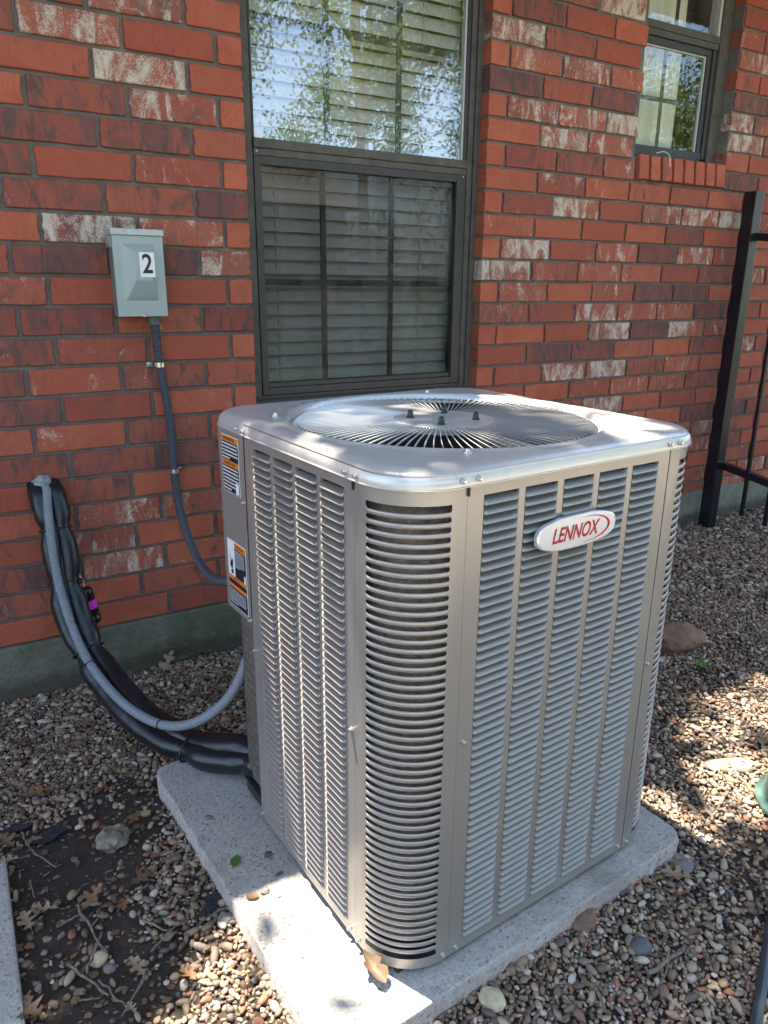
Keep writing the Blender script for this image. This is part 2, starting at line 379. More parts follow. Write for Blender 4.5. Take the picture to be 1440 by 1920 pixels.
M['rockbr'] = simple('brown_rock', (.17, .10, .065), .8, 0, 16, .4, (50, .8, .006))
M['rockgr'] = simple('grey_rock', (.16, .155, .145), .7, 0, 18, .2, (90, .4, .003))
M['rockdk'] = simple('dark_round_pebble', (.085, .085, .085), .55, 0, 40, .2, (120, .3, .001))
M['rockyl'] = simple('yellow_rock', (.45, .38, .24), .8, 0, 40, .3, (70, .7, .004))
M['fabric'] = simple('landscape_fabric', (.018, .019, .024), .8, 0, 60, .4, (250, .7, .002))
M['teal'] = simple('weathered_teal_plastic', (.06, .115, .10), .35, 0, 30, .5, (40, .4, .003))
M['siding'] = simple('neighbour_wall', (.30, .20, .16), .9, 0, 8, .2)
M['shingle'] = simple('roof_shingle', (.30, .27, .25), .9, 0, 14, .25, (40, .5, .01))
M['soffit'] = simple('soffit_paint', (.30, .27, .23), .7)

rnd = random.Random(7)
# ------------------------------------------------------------------ ground
def sm(a, b, x):
    t = max(0., min(1., (x-a)/(b-a))); return t*t*(3-2*t)
def gz(x, y):
    return .030*sm(-.25, -1.0, y)*(1-.3*sm(-.3, -.6, x)) + .040*sm(1.2, 2.6, x)*sm(-1.2, -.4, y) + .006*(noise.noise(Vector((x*3.1, y*3.1, 1)))) + .003*noise.noise(Vector((x*11, y*11, 4)))
mb = MB(); xs = [-60, -20, -8, -4, -2.2] + [-1.6+i*.05 for i in range(141)] + [6, 8, 12, 25, 60]; ys = [-60, -25, -12, -7, -4.5] + [-3.2+i*.05 for i in range(69)]
mb.grid([[(x, y, gz(x, y) - (.0 if abs(x) < 6 else .0)) for x in xs] for y in ys])
tag(obj('ground', mb, M['soil'], smooth=True), kind='structure')
mb = MB(); mb.grid([[(x, y, .06+.02*noise.noise(Vector((x, y, 0)))) for x in (-60, -20, -8, -4, -1, 2, 5, 8, 20, 60)] for y in (-60, -30, -15, -9, -5.7)])
tag(obj('lawn', mb, M['lawn'], smooth=True), kind='structure')

mb = MB(); mb.bevbox((-5, -5.6, -.05), (7, -2.9, .075), .01)
tag(obj('bounce_slab', mb, simple('bounce_slab_concrete', (.48, .42, .34), .9, 0, 3, .12)), kind='structure')  # unseen pale slab added to bounce warm sunlight onto unit and walls
# ------------------------------------------------------------------ brick walls
CH = .081; Z0 = .1782; BL = .2515; JT = .0105
XL, XR, YR = .6597, 1.6217, .109
WX0, WX1, WZ0, WZ1 = 2.392, 2.962, 1.745, 2.62          # small window opening
def brick_mesh(L, seed, D=.088, H=CH-JT, plain=False):
    r_ = random.Random(seed); h = H/2; l = L/2; pts = []
    je = .0016 if plain else .0042
    def side(x, sgn):
        zs = [-h*.62, -h*.3, 0, h*.3, h*.62]
        if sgn < 0: zs = zs[::-1]
        return [(x + sgn*r_.uniform(-je, je*.5), z) for z in zs]
    pts += [(-l+.001, -h+r_.uniform(-.0005, .0005))] + [(-l+L*t, -h + r_.uniform(-.0016, .0010)) for t in (.2, .4, .6, .8)] + [(l-.001, -h)]
    pts += side(l, 1)
    pts += [(l-.001, h)] + [(l-L*t, h + r_.uniform(-.0010, .0016)) for t in (.2, .4, .6, .8)] + [(-l+.001, h)]
    pts += side(-l, -1)
    b = MB(); ins = .0020
    def ring(y, k):
        return [(x*(1-k/l), y, z*(1-k/h)) for x, z in pts]
    r0, r1, r2 = ring(0, ins), ring(.0022, 0), ring(D, 0)
    b.grid([r0, r1, r2], closed=True)
    b.fan(r0)
    me = mesh('brick', b, M['brick']); me.polygons.foreach_set('use_smooth', [False]*len(me.polygons))
    bm = bmesh.new(); bm.from_mesh(me); bmesh.ops.recalc_face_normals(bm, faces=bm.faces)
    bm.to_mesh(me); bm.free(); return me
FULL = [brick_mesh(BL-JT, 100+i) for i in range(14)]
cache = {}
def bmesh_for(L, plain=False):
    if abs(L-(BL-JT)) < .004: return rnd.choice(FULL)
    k = (round(L, 3), rnd.randrange(3), plain)
    if k not in cache: cache[k] = brick_mesh(L, hash(k) % 9999 if False else int(L*10000)+k[1], plain=plain)
    return cache[k]
# bricks the photograph shows with pale lime smears / dark flashing (full-size photo pixels: u, v, strength)
WL_ = [(270,130,1),(110,45,.8),(240,12,.8),(320,205,.75),(330,325,.6),(430,290,.55),(150,430,.95),(370,440,.7),(425,497,.75),(40,545,.5),(345,605,.45),(20,640,.4),
       (200,968,.8),(60,1010,.55),(340,950,.7),(270,1055,.85),(190,1020,.7),(245,1000,.6),(390,935,.6),(130,815,.45),(360,805,.5),(330,700,.45),(410,1040,.5)]
def zz(l, ox, oy, s): return [(ox+a/s, oy+b/s, c) for a, b, c in l]
WR_ = zz([(180,110,.8),(250,150,.95),(730,60,1),(330,260,.75),(560,330,.9),(310,520,.8),(540,560,.9),(750,600,1),(460,665,.9),(660,700,.75),(720,800,.6),(440,880,.6),(510,1000,1),(910,1040,.75),(1090,1060,.9),
          (1250,1070,.95),(270,1200,.95),(1070,1235,.95),(170,1300,.9),(420,1310,.65),(620,1320,.6),(1210,1420,.6),(210,1510,.6),(610,1510,.85),(800,1510,.6),(670,1600,.9),(1030,1585,.85),(380,1760,.6),(650,1770,.85),
          (1370,330,.8),(1300,600,1),(1330,720,1),(1410,1335,.7),(1400,600,.5)], 880, 0, 2.571) + \
      zz([(1000,820,.9),(1320,800,1),(560,220,.55),(1280,240,.7),(1340,430,.7),(1150,970,.6),(1350,1110,.9)], 860, 540, 5.143) + \
      zz([(330,840,.7),(270,1000,.8),(600,1070,.7),(820,1010,.9),(790,1250,.85),(660,1320,.7),(100,300,.7),(90,430,.6),(200,40,.7),(730,110,.7),(940,1000,.8)], 1240, 620, 4.8)
DL_ = [(270,265,.8),(420,365,.9),(110,500,.8),(60,610,.7),(370,480,.9),(130,250,.8),(20,235,.8),(80,680,.7),(50,770,.8),(210,860,.7),(90,915,.7),(400,860,.9),(60,1080,.8),(40,1130,.7)]
DR_ = zz([(240,370,1),(760,390,1),(380,1720,.9),(1290,880,.9),(640,440,.8),(700,380,.8),(330,40,.9),(500,200,.7),(1300,500,.9),(700,1220,.9),(880,1230,.8),(860,1420,.9),(1050,1420,.9),(860,1600,.9),(590,1700,.8),
           (1150,1330,.7),(960,1500,.8),(1150,1500,.8),(1200,1250,.8),(270,1420,.7)], 880, 0, 2.571) + \
      zz([(730,130,.8),(290,430,.7),(440,680,.9),(700,650,.9),(680,920,.8),(240,1230,.9),(900,620,.8),(400,120,.7)], 1240, 620, 4.8)
def hitlist(L, Y): return [(*[at_y(u, v, Y)[i] for i in (0, 2)], s) for u, v, s in L]
HW = {'L': (hitlist(WL_, 0), hitlist(DL_, 0)), 'R': (hitlist(WR_, YR), hitlist(DR_, YR))}
def brick_color(side, x0, x1, z0, z1, small):
    wv = max([0]+[s for (x, z, s) in HW[side][0] if x0-.004 <= x <= x1+.004 and z0 <= z <= z1])
    dv = max([0]+[s for (x, z, s) in HW[side][1] if x0-.004 <= x <= x1+.004 and z0 <= z <= z1])
    if wv == 0: wv = rnd.choice([0, 0, .12, .2, .3, .45, .62 if side == 'R' else .3]) if not small else 0
    if dv == 0: dv = rnd.choice([.05, .15, .25, .35, .5, .7]) if not small else rnd.choice([0, 0, .1])
    if wv > .5: dv = rnd.choice([.2, .4, .6])
    return (wv*.95, dv*.75, (rnd.uniform(.7, 1) if small else rnd.uniform(.1, .9)), 1)

def lay(wall, side, Y, x_start, x_end, from_left, shown, z_lo, z_hi, holes=()):
    """one running-bond face; shown = (x0,x1,z1) region whose bricks are objects; the rest go to one joined part"""
    rest = MB(); n = 0
    for j in range(-2, int((z_hi-Z0)/CH)+1):
        z0 = Z0+CH*j+JT/2; z1 = z0+CH-JT
        if z1 < z_lo+.02 or z0 > z_hi: continue
        odd = j % 2 != 0
        cuts = []
        if from_left:      # arris at x_start
            x = x_start; first = BL-JT if odd else .085-JT/2
            cuts.append((x, x+first, not odd)); x = x+first+JT
            while x < x_end: cuts.append((x, x+BL-JT+rnd.uniform(-.0015, .0015), False)); x += BL
        else:
            x = x_end; first = .159-JT/2 if odd else .076-JT/2
            cuts.append((x-first, x, not odd)); x = x-first-JT
            while x > x_start: cuts.append((x-BL+JT, x, False)); x -= BL
        for a, b, small in cuts:
            segs = [(a, b, small)]
            for hx0, hx1, hz0, hz1 in holes:
                ns = []
                for a2, b2, s2 in segs:
                    if z1 > hz0+.02 and z0 < hz1-.02 and b2 > hx0 and a2 < hx1:
                        if a2 < hx0-.03: ns.append((a2, hx0, (hx0-a2) < .12))
                        if b2 > hx1+.03: ns.append((hx1, b2, (b2-hx1) < .12))
                    else: ns.append((a2, b2, s2))
                segs = ns
            for a2, b2, s2 in segs:
                vis = shown[0] < (a2+b2)/2 < shown[1] and z0 < shown[2]
                if vis:
                    cx, cz = (a2+b2)/2, (z0+z1)/2
                    if s2 or abs((b2-a2)-(BL-JT)) > .004:
                        me = bmesh_for(b2-a2, s2)
                    else: me = rnd.choice(FULL)
                    o = put('brick', me, wall, True, (cx, Y+rnd.uniform(-.0012, .0012), cz), (R(rnd.uniform(-.35, .35)), R(rnd.uniform(-.25, .25)), R(rnd.uniform(-.3, .3))))
                    if rnd.random() < .5 and not s2 and not (from_left and a2 == x_start) and (b2-a2) > .2: o.rotation_euler.y += math.pi if False else 0
                    o.color = brick_color(side, a2, b2, z0, z1, s2); n += 1
                else: rest.box((a2, Y, z0), (b2, Y+.08, z1))
    o = tag(obj('brick', rest, M['brick'], wall), kind='stuff'); o.color = (.42, .32, .5, 1)
    return n

wallL = thing('brick_wall', 'red brick wall at left of the tall window with grey disconnect box mounted on it', 'wall', (XL, 0, 0))
nl = lay(wallL, 'L', 0, -1.6, XL, False, (-.62, XL, 2.26), .19, 2.46)
wallR = thing('brick_wall', 'red brick wall right of the tall window, smeared white, behind the black fence post', 'wall', (XR, YR, 0))
nr = lay(wallR, 'R', YR, XR, 5.2, True, (XR-.01, 4.02, 2.42), .19, 2.46, holes=[(WX0, WX1, WZ0-.100, WZ1)])
# course under the rowlock sill of the small window
def under_sill(x0, x1, z0, z1, col):
    L = x1-x0; b = MB(); me = brick_mesh(L, int(x0*999), H=z1-z0)
    o = put('brick', me, wallR, True, ((x0+x1)/2, YR, (z0+z1)/2)); o.color = col
zc = Z0+CH*math.floor((WZ0-.1-Z0)/CH)
# rowlock sill bricks, sloping, standing slightly proud
k = 0; x = WX0+.004
while x < WX1-.03:
    wdt = .0655
    me = brick_mesh(wdt-.008, 700+k, D=.13, H=.094, plain=True)
    o = put('sill_brick', me, wallR, True, (x+wdt/2, YR-.016, WZ0-.052+rnd.uniform(-.001, .001)), (R(-6), 0, 0)); o.color = (0, rnd.choice([0, .1, .2]), rnd.uniform(.7, 1), 1)
    x += .0705; k += 1
# mortar
mb = MB(); ym = .0095
mb.box((-1.6, ym, .10), (XL-.005, .10, 2.5)); obj('mortar', mb, M['mortar'], wallL)
mb = MB()
mb.box((XR+.005, YR+ym, .10), (WX0-.004, YR+.10, 2.5)); mb.box((WX1+.004, YR+ym, .10), (5.2, YR+.10, 2.5))
mb.box((WX0-.004, YR+ym, .10), (WX1+.004, YR+.10, WZ0-.012)); mb.box((WX0-.004, YR+ym, WZ1), (WX1+.004, YR+.10, 2.5))
obj('mortar', mb, M['mortar'], wallR)
mb = MB()
mb.bevbox((-1.6, -.012, -.25), (XL+.02, .11, Z0+.001), .004); obj('foundation', mb, M['found'], wallL)
mb = MB(); mb.bevbox((XL+.021, -.012, -.25), (5.2, YR+.11, Z0-.02), .004) if False else mb.bevbox((XR-.05, YR-.014, -.25), (5.2, YR+.11, .208), .004)
obj('foundation', mb, M['found2'], wallR)
# wall under the tall window
mb = MB()
for j in range(0, 8):
    x = XL-.05 + (.126 if j % 2 else 0)-.2
    while x < XR+.2:
        a, b = max(x, XL+.004), min(x+BL-JT, XR+.1)
        if b-a > .02: mb.box((a, YR+.003, Z0+CH*j+JT/2), (b, YR+.09, Z0+CH*(j+1)-JT/2))
        x += BL
under = thing('brick_wall', 'low brick wall under the tall window, behind the metal unit', 'wall', (XL, 0, 0))
tag(obj('brick', mb, M['brick'], under), kind='stuff').color = (.3, .3, .5, 1)
mb = MB().box((XL+.003, YR+.011, -.2), (XR+.003, YR+.12, .825)); obj('mortar', mb, M['mortar'], under)
# house: eave, roof, closed back so no light leaks through the rooms
mb = MB(); mb.box((-2.2, -.40, 2.50), (1.1, .3, 2.535)); mb.box((-2.2, -.425, 2.50), (1.1, -.40, 2.66)); mb.box((1.1, -.27, 2.501), (6.0, .3, 2.536)); mb.box((1.1, -.295, 2.50), (6.0, -.27, 2.72))
for xa, xb, ye, ze in ((-2.2, 1.1, -.44, 2.67), (1.1, 6., -.31, 2.73)):
    mb.v += [(xa, ye, ze), (xb, ye, ze), (xb, 4., 4.1), (xa, 4., 4.1), (xa, ye, ze-.03), (xb, ye, ze-.03), (xb, 4., 4.0), (xa, 4., 4.0)]
    n0 = len(mb.v)-8
    for q in ((0, 1, 2, 3), (4, 7, 6, 5), (0, 4, 5, 1), (2, 6, 7, 3), (1, 5, 6, 2), (0, 3, 7, 4)): mb.f.append(tuple(n0+i for i in q)); mb.mi.append(1)
tag(obj('house_roof', mb, [M['soffit'], M['shingle']]), kind='structure')
mb = MB(); mb.box((-1.6, .9, -.2), (5.2, .95, 2.5)); mb.box((-1.65, .1, -.2), (-1.6, .95, 2.5)); mb.box((5.2, .1, -.2), (5.25, .95, 2.5)); mb.box((1.7, .21, -.2), (1.75, .9, 2.5)); mb.box((-1.6, .12, .4), (5.2, .9, .45)); mb.box((-1.6, .215, 2.645), (5.2, .95, 2.68)); mb.box((-1.6, .9, 2.5), (5.2, .95, 2.645)); mb.box((-1.65, .1, 2.5), (-1.6, .95, 2.68)); mb.box((5.2, .1, 2.5), (5.25, .95, 2.68)); mb.box((-1.6, .13, 2.5), (.6, .2, 2.68)); mb.box((.6, .25, 2.56), (1.7, .27, 2.68)); mb.box((1.7, .212, 2.5), (2.38, .26, 2.68)); mb.box((2.98, .212, 2.5), (5.2, .26, 2.68))
tag(obj('room_wall', mb, M['room']), kind='structure')

# ------------------------------------------------------------------ tall window
win = thing('window', 'tall dark-framed window behind the metal unit, closed blinds and reflected trees', 'window', (XL, .169, .84))
fy = .169
mb = MB()
mb.bevbox((XL-.03, fy, .80), (.722, fy+.075, 2.55), .002); mb.bevbox((.7225, fy+.006, .80), (.7465, fy+.07, 2.55), .002)
obj('jamb', mb, M['framedust'], win)
mb = MB(); mb.bevbox((1.5785, fy-.002, .80), (1.600, fy+.075, 2.55), .002); mb.bevbox((1.6005, fy-.012, .80), (1.6255, fy+.075, 2.55), .002)
obj('jamb', mb, M['framedust'], win)
mb = MB(); mb.bevbox((.747, fy-.004, 1.628), (1.578, fy+.07, 1.656), .003); mb.bevbox((.747, fy+.001, 1.606), (1.578, fy+.07, 1.6275), .002)
obj('meeting_rail', mb, M['framedust'], win)
mb = MB(); mb.bevbox((.724, fy+.001, .80), (1.60, fy+.07, .842), .003); obj('sill', mb, M['frame'], win)
# lower sash
s = obj('sash', MB().bevbox((.7475, fy+.002, .843), (.7715, fy+.045, 1.6055), .002).bevbox((1.538, fy+.002, .843), (1.578, fy+.045, 1.6055), .002)
        .bevbox((.772, fy+.002, 1.580), (1.5375, fy+.045, 1.6055), .002).bevbox((.772, fy+.002, .843), (1.5375, fy+.045, .868), .002).bevbox((.772, fy+.010, .8685), (1.5375, fy+.045, .884), .002), M['frame'], win)
for x in (.9985, 1.2705): obj('muntin', MB().bevbox((x-.0105, fy+.024, .884), (x+.0105, fy+.030, 1.58), .001), M['frame'], s)
obj('muntin', MB().bevbox((.772, fy+.0245, 1.2095), (1.538, fy+.0295, 1.231), .001), M['frame'], s)
obj('pane', MB().box((.770, fy+.018, .87), (1.540, fy+.020, 1.59)), M['glassL'], s)
# upper fixed light
s = obj('fixed_sash', MB().bevbox((1.5645, fy+.004, 1.657), (1.578, fy+.045, 2.55), .002).bevbox((.747, fy+.004, 1.657), (.7535, fy+.045, 2.55), .002), M['frame'], win)
obj('glazing_strip', MB().box((1.5565, fy+.010, 1.6565), (1.5642, fy+.03, 2.55)), M['seal'], s)
for x in (1.020, 1.297): obj('muntin', MB().bevbox((x-.0105, fy+.026, 1.656), (x+.0105, fy+.032, 2.55), .001), M['frame'], s)
obj('muntin', MB().bevbox((.7535, fy+.0265, 1.984), (1.5562, fy+.0315, 2.006), .001), M['frame'], s)
obj('pane', MB().box((.752, fy+.014, 1.655), (1.558, fy+.016, 2.55)), M['glassU'], s)
for x, z in ((.757, 1.617), (1.562, 1.5995)): obj('rivet', MB().cyl((x, fy+.004, z), (x, fy-.003, z), .0025, 8), M['zinc'], win)
# blind
bl = thing('window_blind', 'grey horizontal slat blind hanging closed inside the tall window', 'blind', (1.16, .245, .86))
L_ = 1.62-.70; slm = MB()
for i in range(7): pass
prof = []
for i in range(6):
    t = i/5-.5; a = R(64); prof.append((t*.051*math.cos(a), t*.051*math.sin(a) + 0, ))
rows = []
for t_y, t_z in prof:
    k = 1-(2*abs(t_z)/.046)**2
    rows.append([(x, t_y - .0022*k*math.sin(R(64)), t_z+.0022*k*math.cos(R(64))) for x in (-L_/2, -L_/6, L_/6, L_/2)])
slm.grid(rows); slat_me = mesh('slat', slm, M['slat'], True)
z = .905
while z < 2.5:
    put('slat', slat_me, bl, True, (1.16, .248, z), (R(rnd.uniform(-2.5, 2.5)), R(rnd.uniform(-.05, .05)), 0)); z += .0457
obj('bottom_rail', MB().bevbox((.70, .235, .862), (1.62, .262, .880), .003), M['slat'], bl)
for x in (.835, 1.41):
    mb = MB(); mb.cyl((x, .226, .87), (x, .226, 2.5), .0008, 5); mb.cyl((x+.012, .228, .87), (x+.012, .228, 2.5), .0008, 5); obj('ladder_cord', mb, M['cord'], bl)
    mb = MB(); z = .905
    while z < 2.5: mb.tube([(x-.004, .224, z+.010), (x+.001, .226, z-.010)], .0010, 4); z += .0457
    tag(obj('ladder_rung', mb, M['ink'], bl), kind='stuff')

# ------------------------------------------------------------------ small window
w2 = thing('window', 'small dark window high in the right wall, sheer curtains inside', 'window', (2.4, .17, 1.77))
fy = .170
obj('jamb', MB().bevbox((2.897, fy-.006, 1.74), (2.964, fy+.07, 2.62), .002), M['framedust'], w2)
obj('jamb', MB().bevbox((2.390, fy-.006, 1.74), (2.440, fy+.07, 2.62), .002), M['framedust'], w2)
obj('meeting_rail', MB().bevbox((2.44, fy-.004, 2.222), (2.896, fy+.06, 2.250), .002).bevbox((2.44, fy, 2.198), (2.896, fy+.06, 2.2215), .002), M['framedust'], w2)
s = obj('sash', MB().bevbox((2.8475, fy+.012, 1.766), (2.872, fy+.05, 2.1975), .002).bevbox((2.873, fy+.004, 1.766), (2.896, fy+.05, 2.1975), .002).bevbox((2.44, fy+.01, 2.172), (2.847, fy+.05, 2.1975), .002)
        .bevbox((2.44, fy+.006, 1.750), (2.872, fy+.05, 1.7935), .002), M['frame'], w2)
obj('glazing_strip', MB().box((2.8375, fy+.02, 1.794), (2.847, fy+.03, 2.172)).box((2.45, fy+.02, 2.1655), (2.837, fy+.03, 2.1718)), M['seal'], s)
obj('muntin', MB().bevbox((2.601, fy+.030, 1.79), (2.617, fy+.036, 2.17), .001), M['frame'], s)
obj('muntin', MB().bevbox((2.44, fy+.0305, 1.971), (2.838, fy+.0355, 1.988), .001), M['frame'], s)
obj('pane', MB().box((2.44, fy+.025, 1.79), (2.84, fy+.027, 2.17)), M['glassR'], s)
s = obj('fixed_sash', MB().bevbox((2.8805, fy+.002, 2.251), (2.896, fy+.05, 2.62), .002), M['seal'], w2)
obj('muntin', MB().bevbox((2.644, fy+.030, 2.25), (2.660, fy+.036, 2.62), .001), M['frame'], s)
obj('pane', MB().box((2.44, fy+.025, 2.25), (2.88, fy+.027, 2.62)), M['glassR'], s)
cu = MB(); rows = []
for z in [1.72+i*.1 for i in range(10)]:
    rows.append([(2.40+i*.009, .285+.012*math.sin(i*.9+.4*math.sin(z*3))+.006*math.sin(i*.37+z), z) for i in range(46)])
cu.grid(rows)
tag(obj('curtain', cu, M['curtain'], smooth=True), 'pale sheer curtain hanging in folds inside the small right window', 'curtain')
twist = MB(); twist.tube(smooth_path([(2.505, .105, 1.752), (2.53, .09, 1.7575), (2.552, .078, 1.745), (2.556, .074, 1.715), (2.557, .072, 1.70)], 5), [.0015]*21, 6)
tag(obj('tie_strip', twist, M['white'], smooth=True), 'curled white plastic strip hanging over the brick sill of the small window', 'strip')

# ------------------------------------------------------------------ air conditioner
O = Vector((.3165, -1.4532, 0)); PH = .0725; W = .70; RC = .10; ZB, ZT = .0895, .9435
ac = thing('air_conditioner', 'large square metallic grey outdoor air conditioning unit on a concrete pad', 'air conditioner', O, PH)
WL[ac.name] = Vector((0, 0, 0))
PITCH = .01475; NL = 55; ZL0 = .1125
def A(name, mb, mats, smooth=False, parent=None, auto=False):
    me = mesh(name, mb, mats, smooth)
    if auto: autosmooth(me)
    o = bpy.data.objects.new(name, me); C.objects.link(o); o.parent = parent or ac; return o
TH = .0012
def panel(mb, cols, seams, side):
    """flat panel with louvre openings; side: 'f' front (x along, y depth) or 's' left (y along, x depth)"""
    def bx(a0, a1, z0, z1, t=TH):
        if side == 'f': mb.box((a0, 0, z0), (a1, t, z1))
        else: mb.box((0, a0, z0), (t, a1, z1))
    top = ZL0+NL*PITCH+.0015; bot = ZL0-.0015
    bx(seams[0], seams[1], top, ZT+.02); bx(seams[0], seams[1], ZB, bot)
    e = [seams[0]] + [v for c in cols for v in c] + [seams[1]]
    for i in range(0, len(e), 2): bx(e[i], e[i+1], bot, top)
    # return flanges along the openings
    for c in cols:
        for q in (c[0], c[1]):
            if side == 'f': mb.box((q-.0004, TH, bot), (q+.0004, .006, top))
            else: mb.box((TH, q-.0004, bot), (.006, q+.0004, top))
fc = [(.1480+.0833*i, .1480+.0833*i+.0700) for i in range(5)]
sc_ = [(.1458+.0838*i, .1458+.0838*i+.0710) for i in range(4)]
mb = MB(); panel(mb, fc, (.1170, .5805), 'f'); fp = A('front_panel', mb, M['steel'])
mb = MB(); panel(mb, sc_, (.1170, .5065), 's'); sp_ = A('side_panel', mb, M['steel'])
def louver_mesh(L, deep=0):
    n = 14; b = MB(); ts = [0, .012, .03, .06, .10, .2, .35, .5, .65, .8, .90, .94, .97, .988, 1]
    rows = [[], [], [], [], [], []]
    for t in ts:
        x = t*L; e = min(x, L-x); fl = max(0, 1-e/.0055); fl = fl*fl*.0048; dep = min(1, max(.0, e/.006))**.5
        hl = .0020+fl
        bo_ = (.0045 if deep else .0030)*dep; P = [(.0030, -.0002), (-.0006-bo_*.55, .0002), (-.0010-bo_, .0016), (-.0004-bo_*.80, hl+.0016), (.0036*dep+.0004, max(.0068, hl+.003)), ((.0120 if not deep else .0088)*dep+.0004, .0100 if not deep else .0088)]
        for i, (d, z) in enumerate(P): rows[i].append((x, d, z))
    b.grid(rows); return b
lmb = louver_mesh(.070); lme = mesh('louver', lmb, M['louver'], True)
for c in fc:
    for k in range(NL):
        o = bpy.data.objects.new('louver', lme); C.objects.link(o); o.parent = fp; o.location = (c[0], 0, ZL0+k*PITCH)
        o.rotation_euler = (R(rnd.uniform(-.4, .4)), 0, 0)
lm2 = louver_mesh(.071, 1); mb = MB()
for c in sc_:
    for k in range(NL):
        n0 = len(mb.v); a = R(rnd.uniform(-.4, .4)); ca, sa = math.cos(a), math.sin(a)
        mb.v += [((y*ca-z*sa), c[1]-x, (y*sa+z*ca)+ZL0+k*PITCH) for x, y, z in lm2.v]
        mb.f += [tuple(n0+i for i in f) for f in lm2.f]; mb.mi += [0]*len(lm2.f)
o = A('louver', mb, M['steel'], True, parent=sp_); o['kind'] = 'stuff'  # side louvres: brighter steel than the front ones, sunlight put into the colour
# plain rear and right panels (seen only from other sides)
mb = MB(); mb.box((W-TH, .1175, ZB), (W, .5825, ZT)); A('right_panel', mb, M['steel'])
mb = MB(); mb.box((.12, W-TH, ZB), (.5825, W, ZT)); A('rear_panel', mb, M['steel'])

def arc(R_, c, a, off=0):   # point on corner arc measured clockwise from the left side (a=0) to the front (a=90)
    t = R(180+a); return (c+(R_+off)*math.cos(t), c+(R_+off)*math.sin(t))
def corner(name):
    b = MB(); S = .1165
    A0, A1 = 7.5, 84.0
    top = ZL0+NL*PITCH-.004; bot = ZL0-.002
    def wall_strip(pts, z0, z1): b.grid([[(x, y, z0) for x, y in pts], [(x, y, z1) for x, y in pts]])
    full = [(0, S)] + [arc(RC, RC, a) for a in np.linspace(0, 90, 25)] + [(S, 0)]
    wall_strip(full, top, ZT+.02); wall_strip(full, ZB, bot)
    wall_strip([(0, S)] + [arc(RC, RC, a) for a in np.linspace(0, A0, 4)], bot, top)
    wall_strip([arc(RC, RC, a) for a in np.linspace(A1, 90, 3)] + [(S, 0)], bot, top)
    # seam flanges and bottom lip
    b.grid([[(0, S, ZB), (0, S, ZT+.02)], [(.012, S, ZB), (.012, S, ZT+.02)]]); b.grid([[(S, 0, ZB), (S, 0, ZT+.02)], [(S, .012, ZB), (S, .012, ZT+.02)]])
    return b, (A0, A1, bot, top)
cb, (A0, A1, sb, st) = corner('corner_panel')
c1 = A('corner_panel', cb, M['steel'], auto=True)
def bar_mesh():
    b = MB(); na = 30; rows = [[] for _ in range(7)]
    for i in range(na+1):
        s_ = i/na
        # denser sampling at the ends
        s_ = .5-.5*math.cos(math.pi*s_); a = A0+(A1-A0)*s_
        e = min(a-A0, A1-a)*RC*math.pi/180; rr = .0038
        w_ = .0036 + (0 if e > rr else (rr-math.sqrt(max(0, rr*rr-(rr-e)**2))))
        bulge = .0010*min(1, e/.006)
        for k, (q, d) in enumerate(((-1, .0022*min(1, e/.006)), (-1, 0), (-.72, -.6*bulge), (0, -bulge), (.72, -.6*bulge), (1, 0), (1, .0022*min(1, e/.006)))):
            x, y = arc(RC, RC, a, -d); rows[k].append((x, y, q*w_))
    b.grid(rows); return mesh('grille_bar', b, M['steel'], True)
barm = bar_mesh(); nb = 54; bp = (st-sb-.0)/nb
for k in range(1, nb):
    o = bpy.data.objects.new('grille_bar', barm); C.objects.link(o); o.parent = c1; o.location = (0, 0, sb+k*(st-sb)/nb)
# fringe halves close the first and last slot
for cx, rz, nm in ((W, 90, 'right'),):
    c2 = bpy.data.objects.new('corner_panel', c1.data); C.objects.link(c2); c2.parent = ac; c2.location = (cx, 0, 0); c2.rotation_euler = (0, 0, R(rz))
    for k in range(1, nb):
        o = bpy.data.objects.new('grille_bar', barm); C.objects.link(o); o.parent = c2; o.location = (0, 0, sb+k*(st-sb)/nb)
c3 = bpy.data.objects.new('corner_panel', c1.data); C.objects.link(c3); c3.parent = ac; c3.location = (W, W, 0); c3.rotation_euler = (0, 0, R(180))
# service corner: short panel with labels, recessed post under it
def rpath(r, x0, y1, s0=.5085, s1=.14):
    return [(x0, s0)] + [(x0+r-r*math.cos(R(a)), y1-r+r*math.sin(R(a))) for a in np.linspace(0, 90, 13)] + [(s1, y1)]
b = MB(); pth = rpath(.085, -.001, W+.001)
ZS = .5535
b.grid([[(x, y, ZS) for x, y in pth], [(x, y, ZT) for x, y in pth]])
pin = rpath(.080, .012, W-.012)
b.grid([[(x, y, ZS) for x, y in pth], [(x, y, ZS-.004) for x, y in pin]])
b.grid([[(x, y, ZS-.004) for x, y in pin], [(x, y, ZT) for x, y in pin]])
sv = A('service_panel', b, M['steel'], auto=True)
b = MB(); pin = rpath(.06, .030, W-.03, .5085); b.grid([[(x, y, ZB) for x, y in pin], [(x, y, ZS) for x, y in pin]]); b.box((.001, .5070, ZB), (.030, .5083, ZS))
A('valve_recess', b, M['dark'] if False else M['steel'])
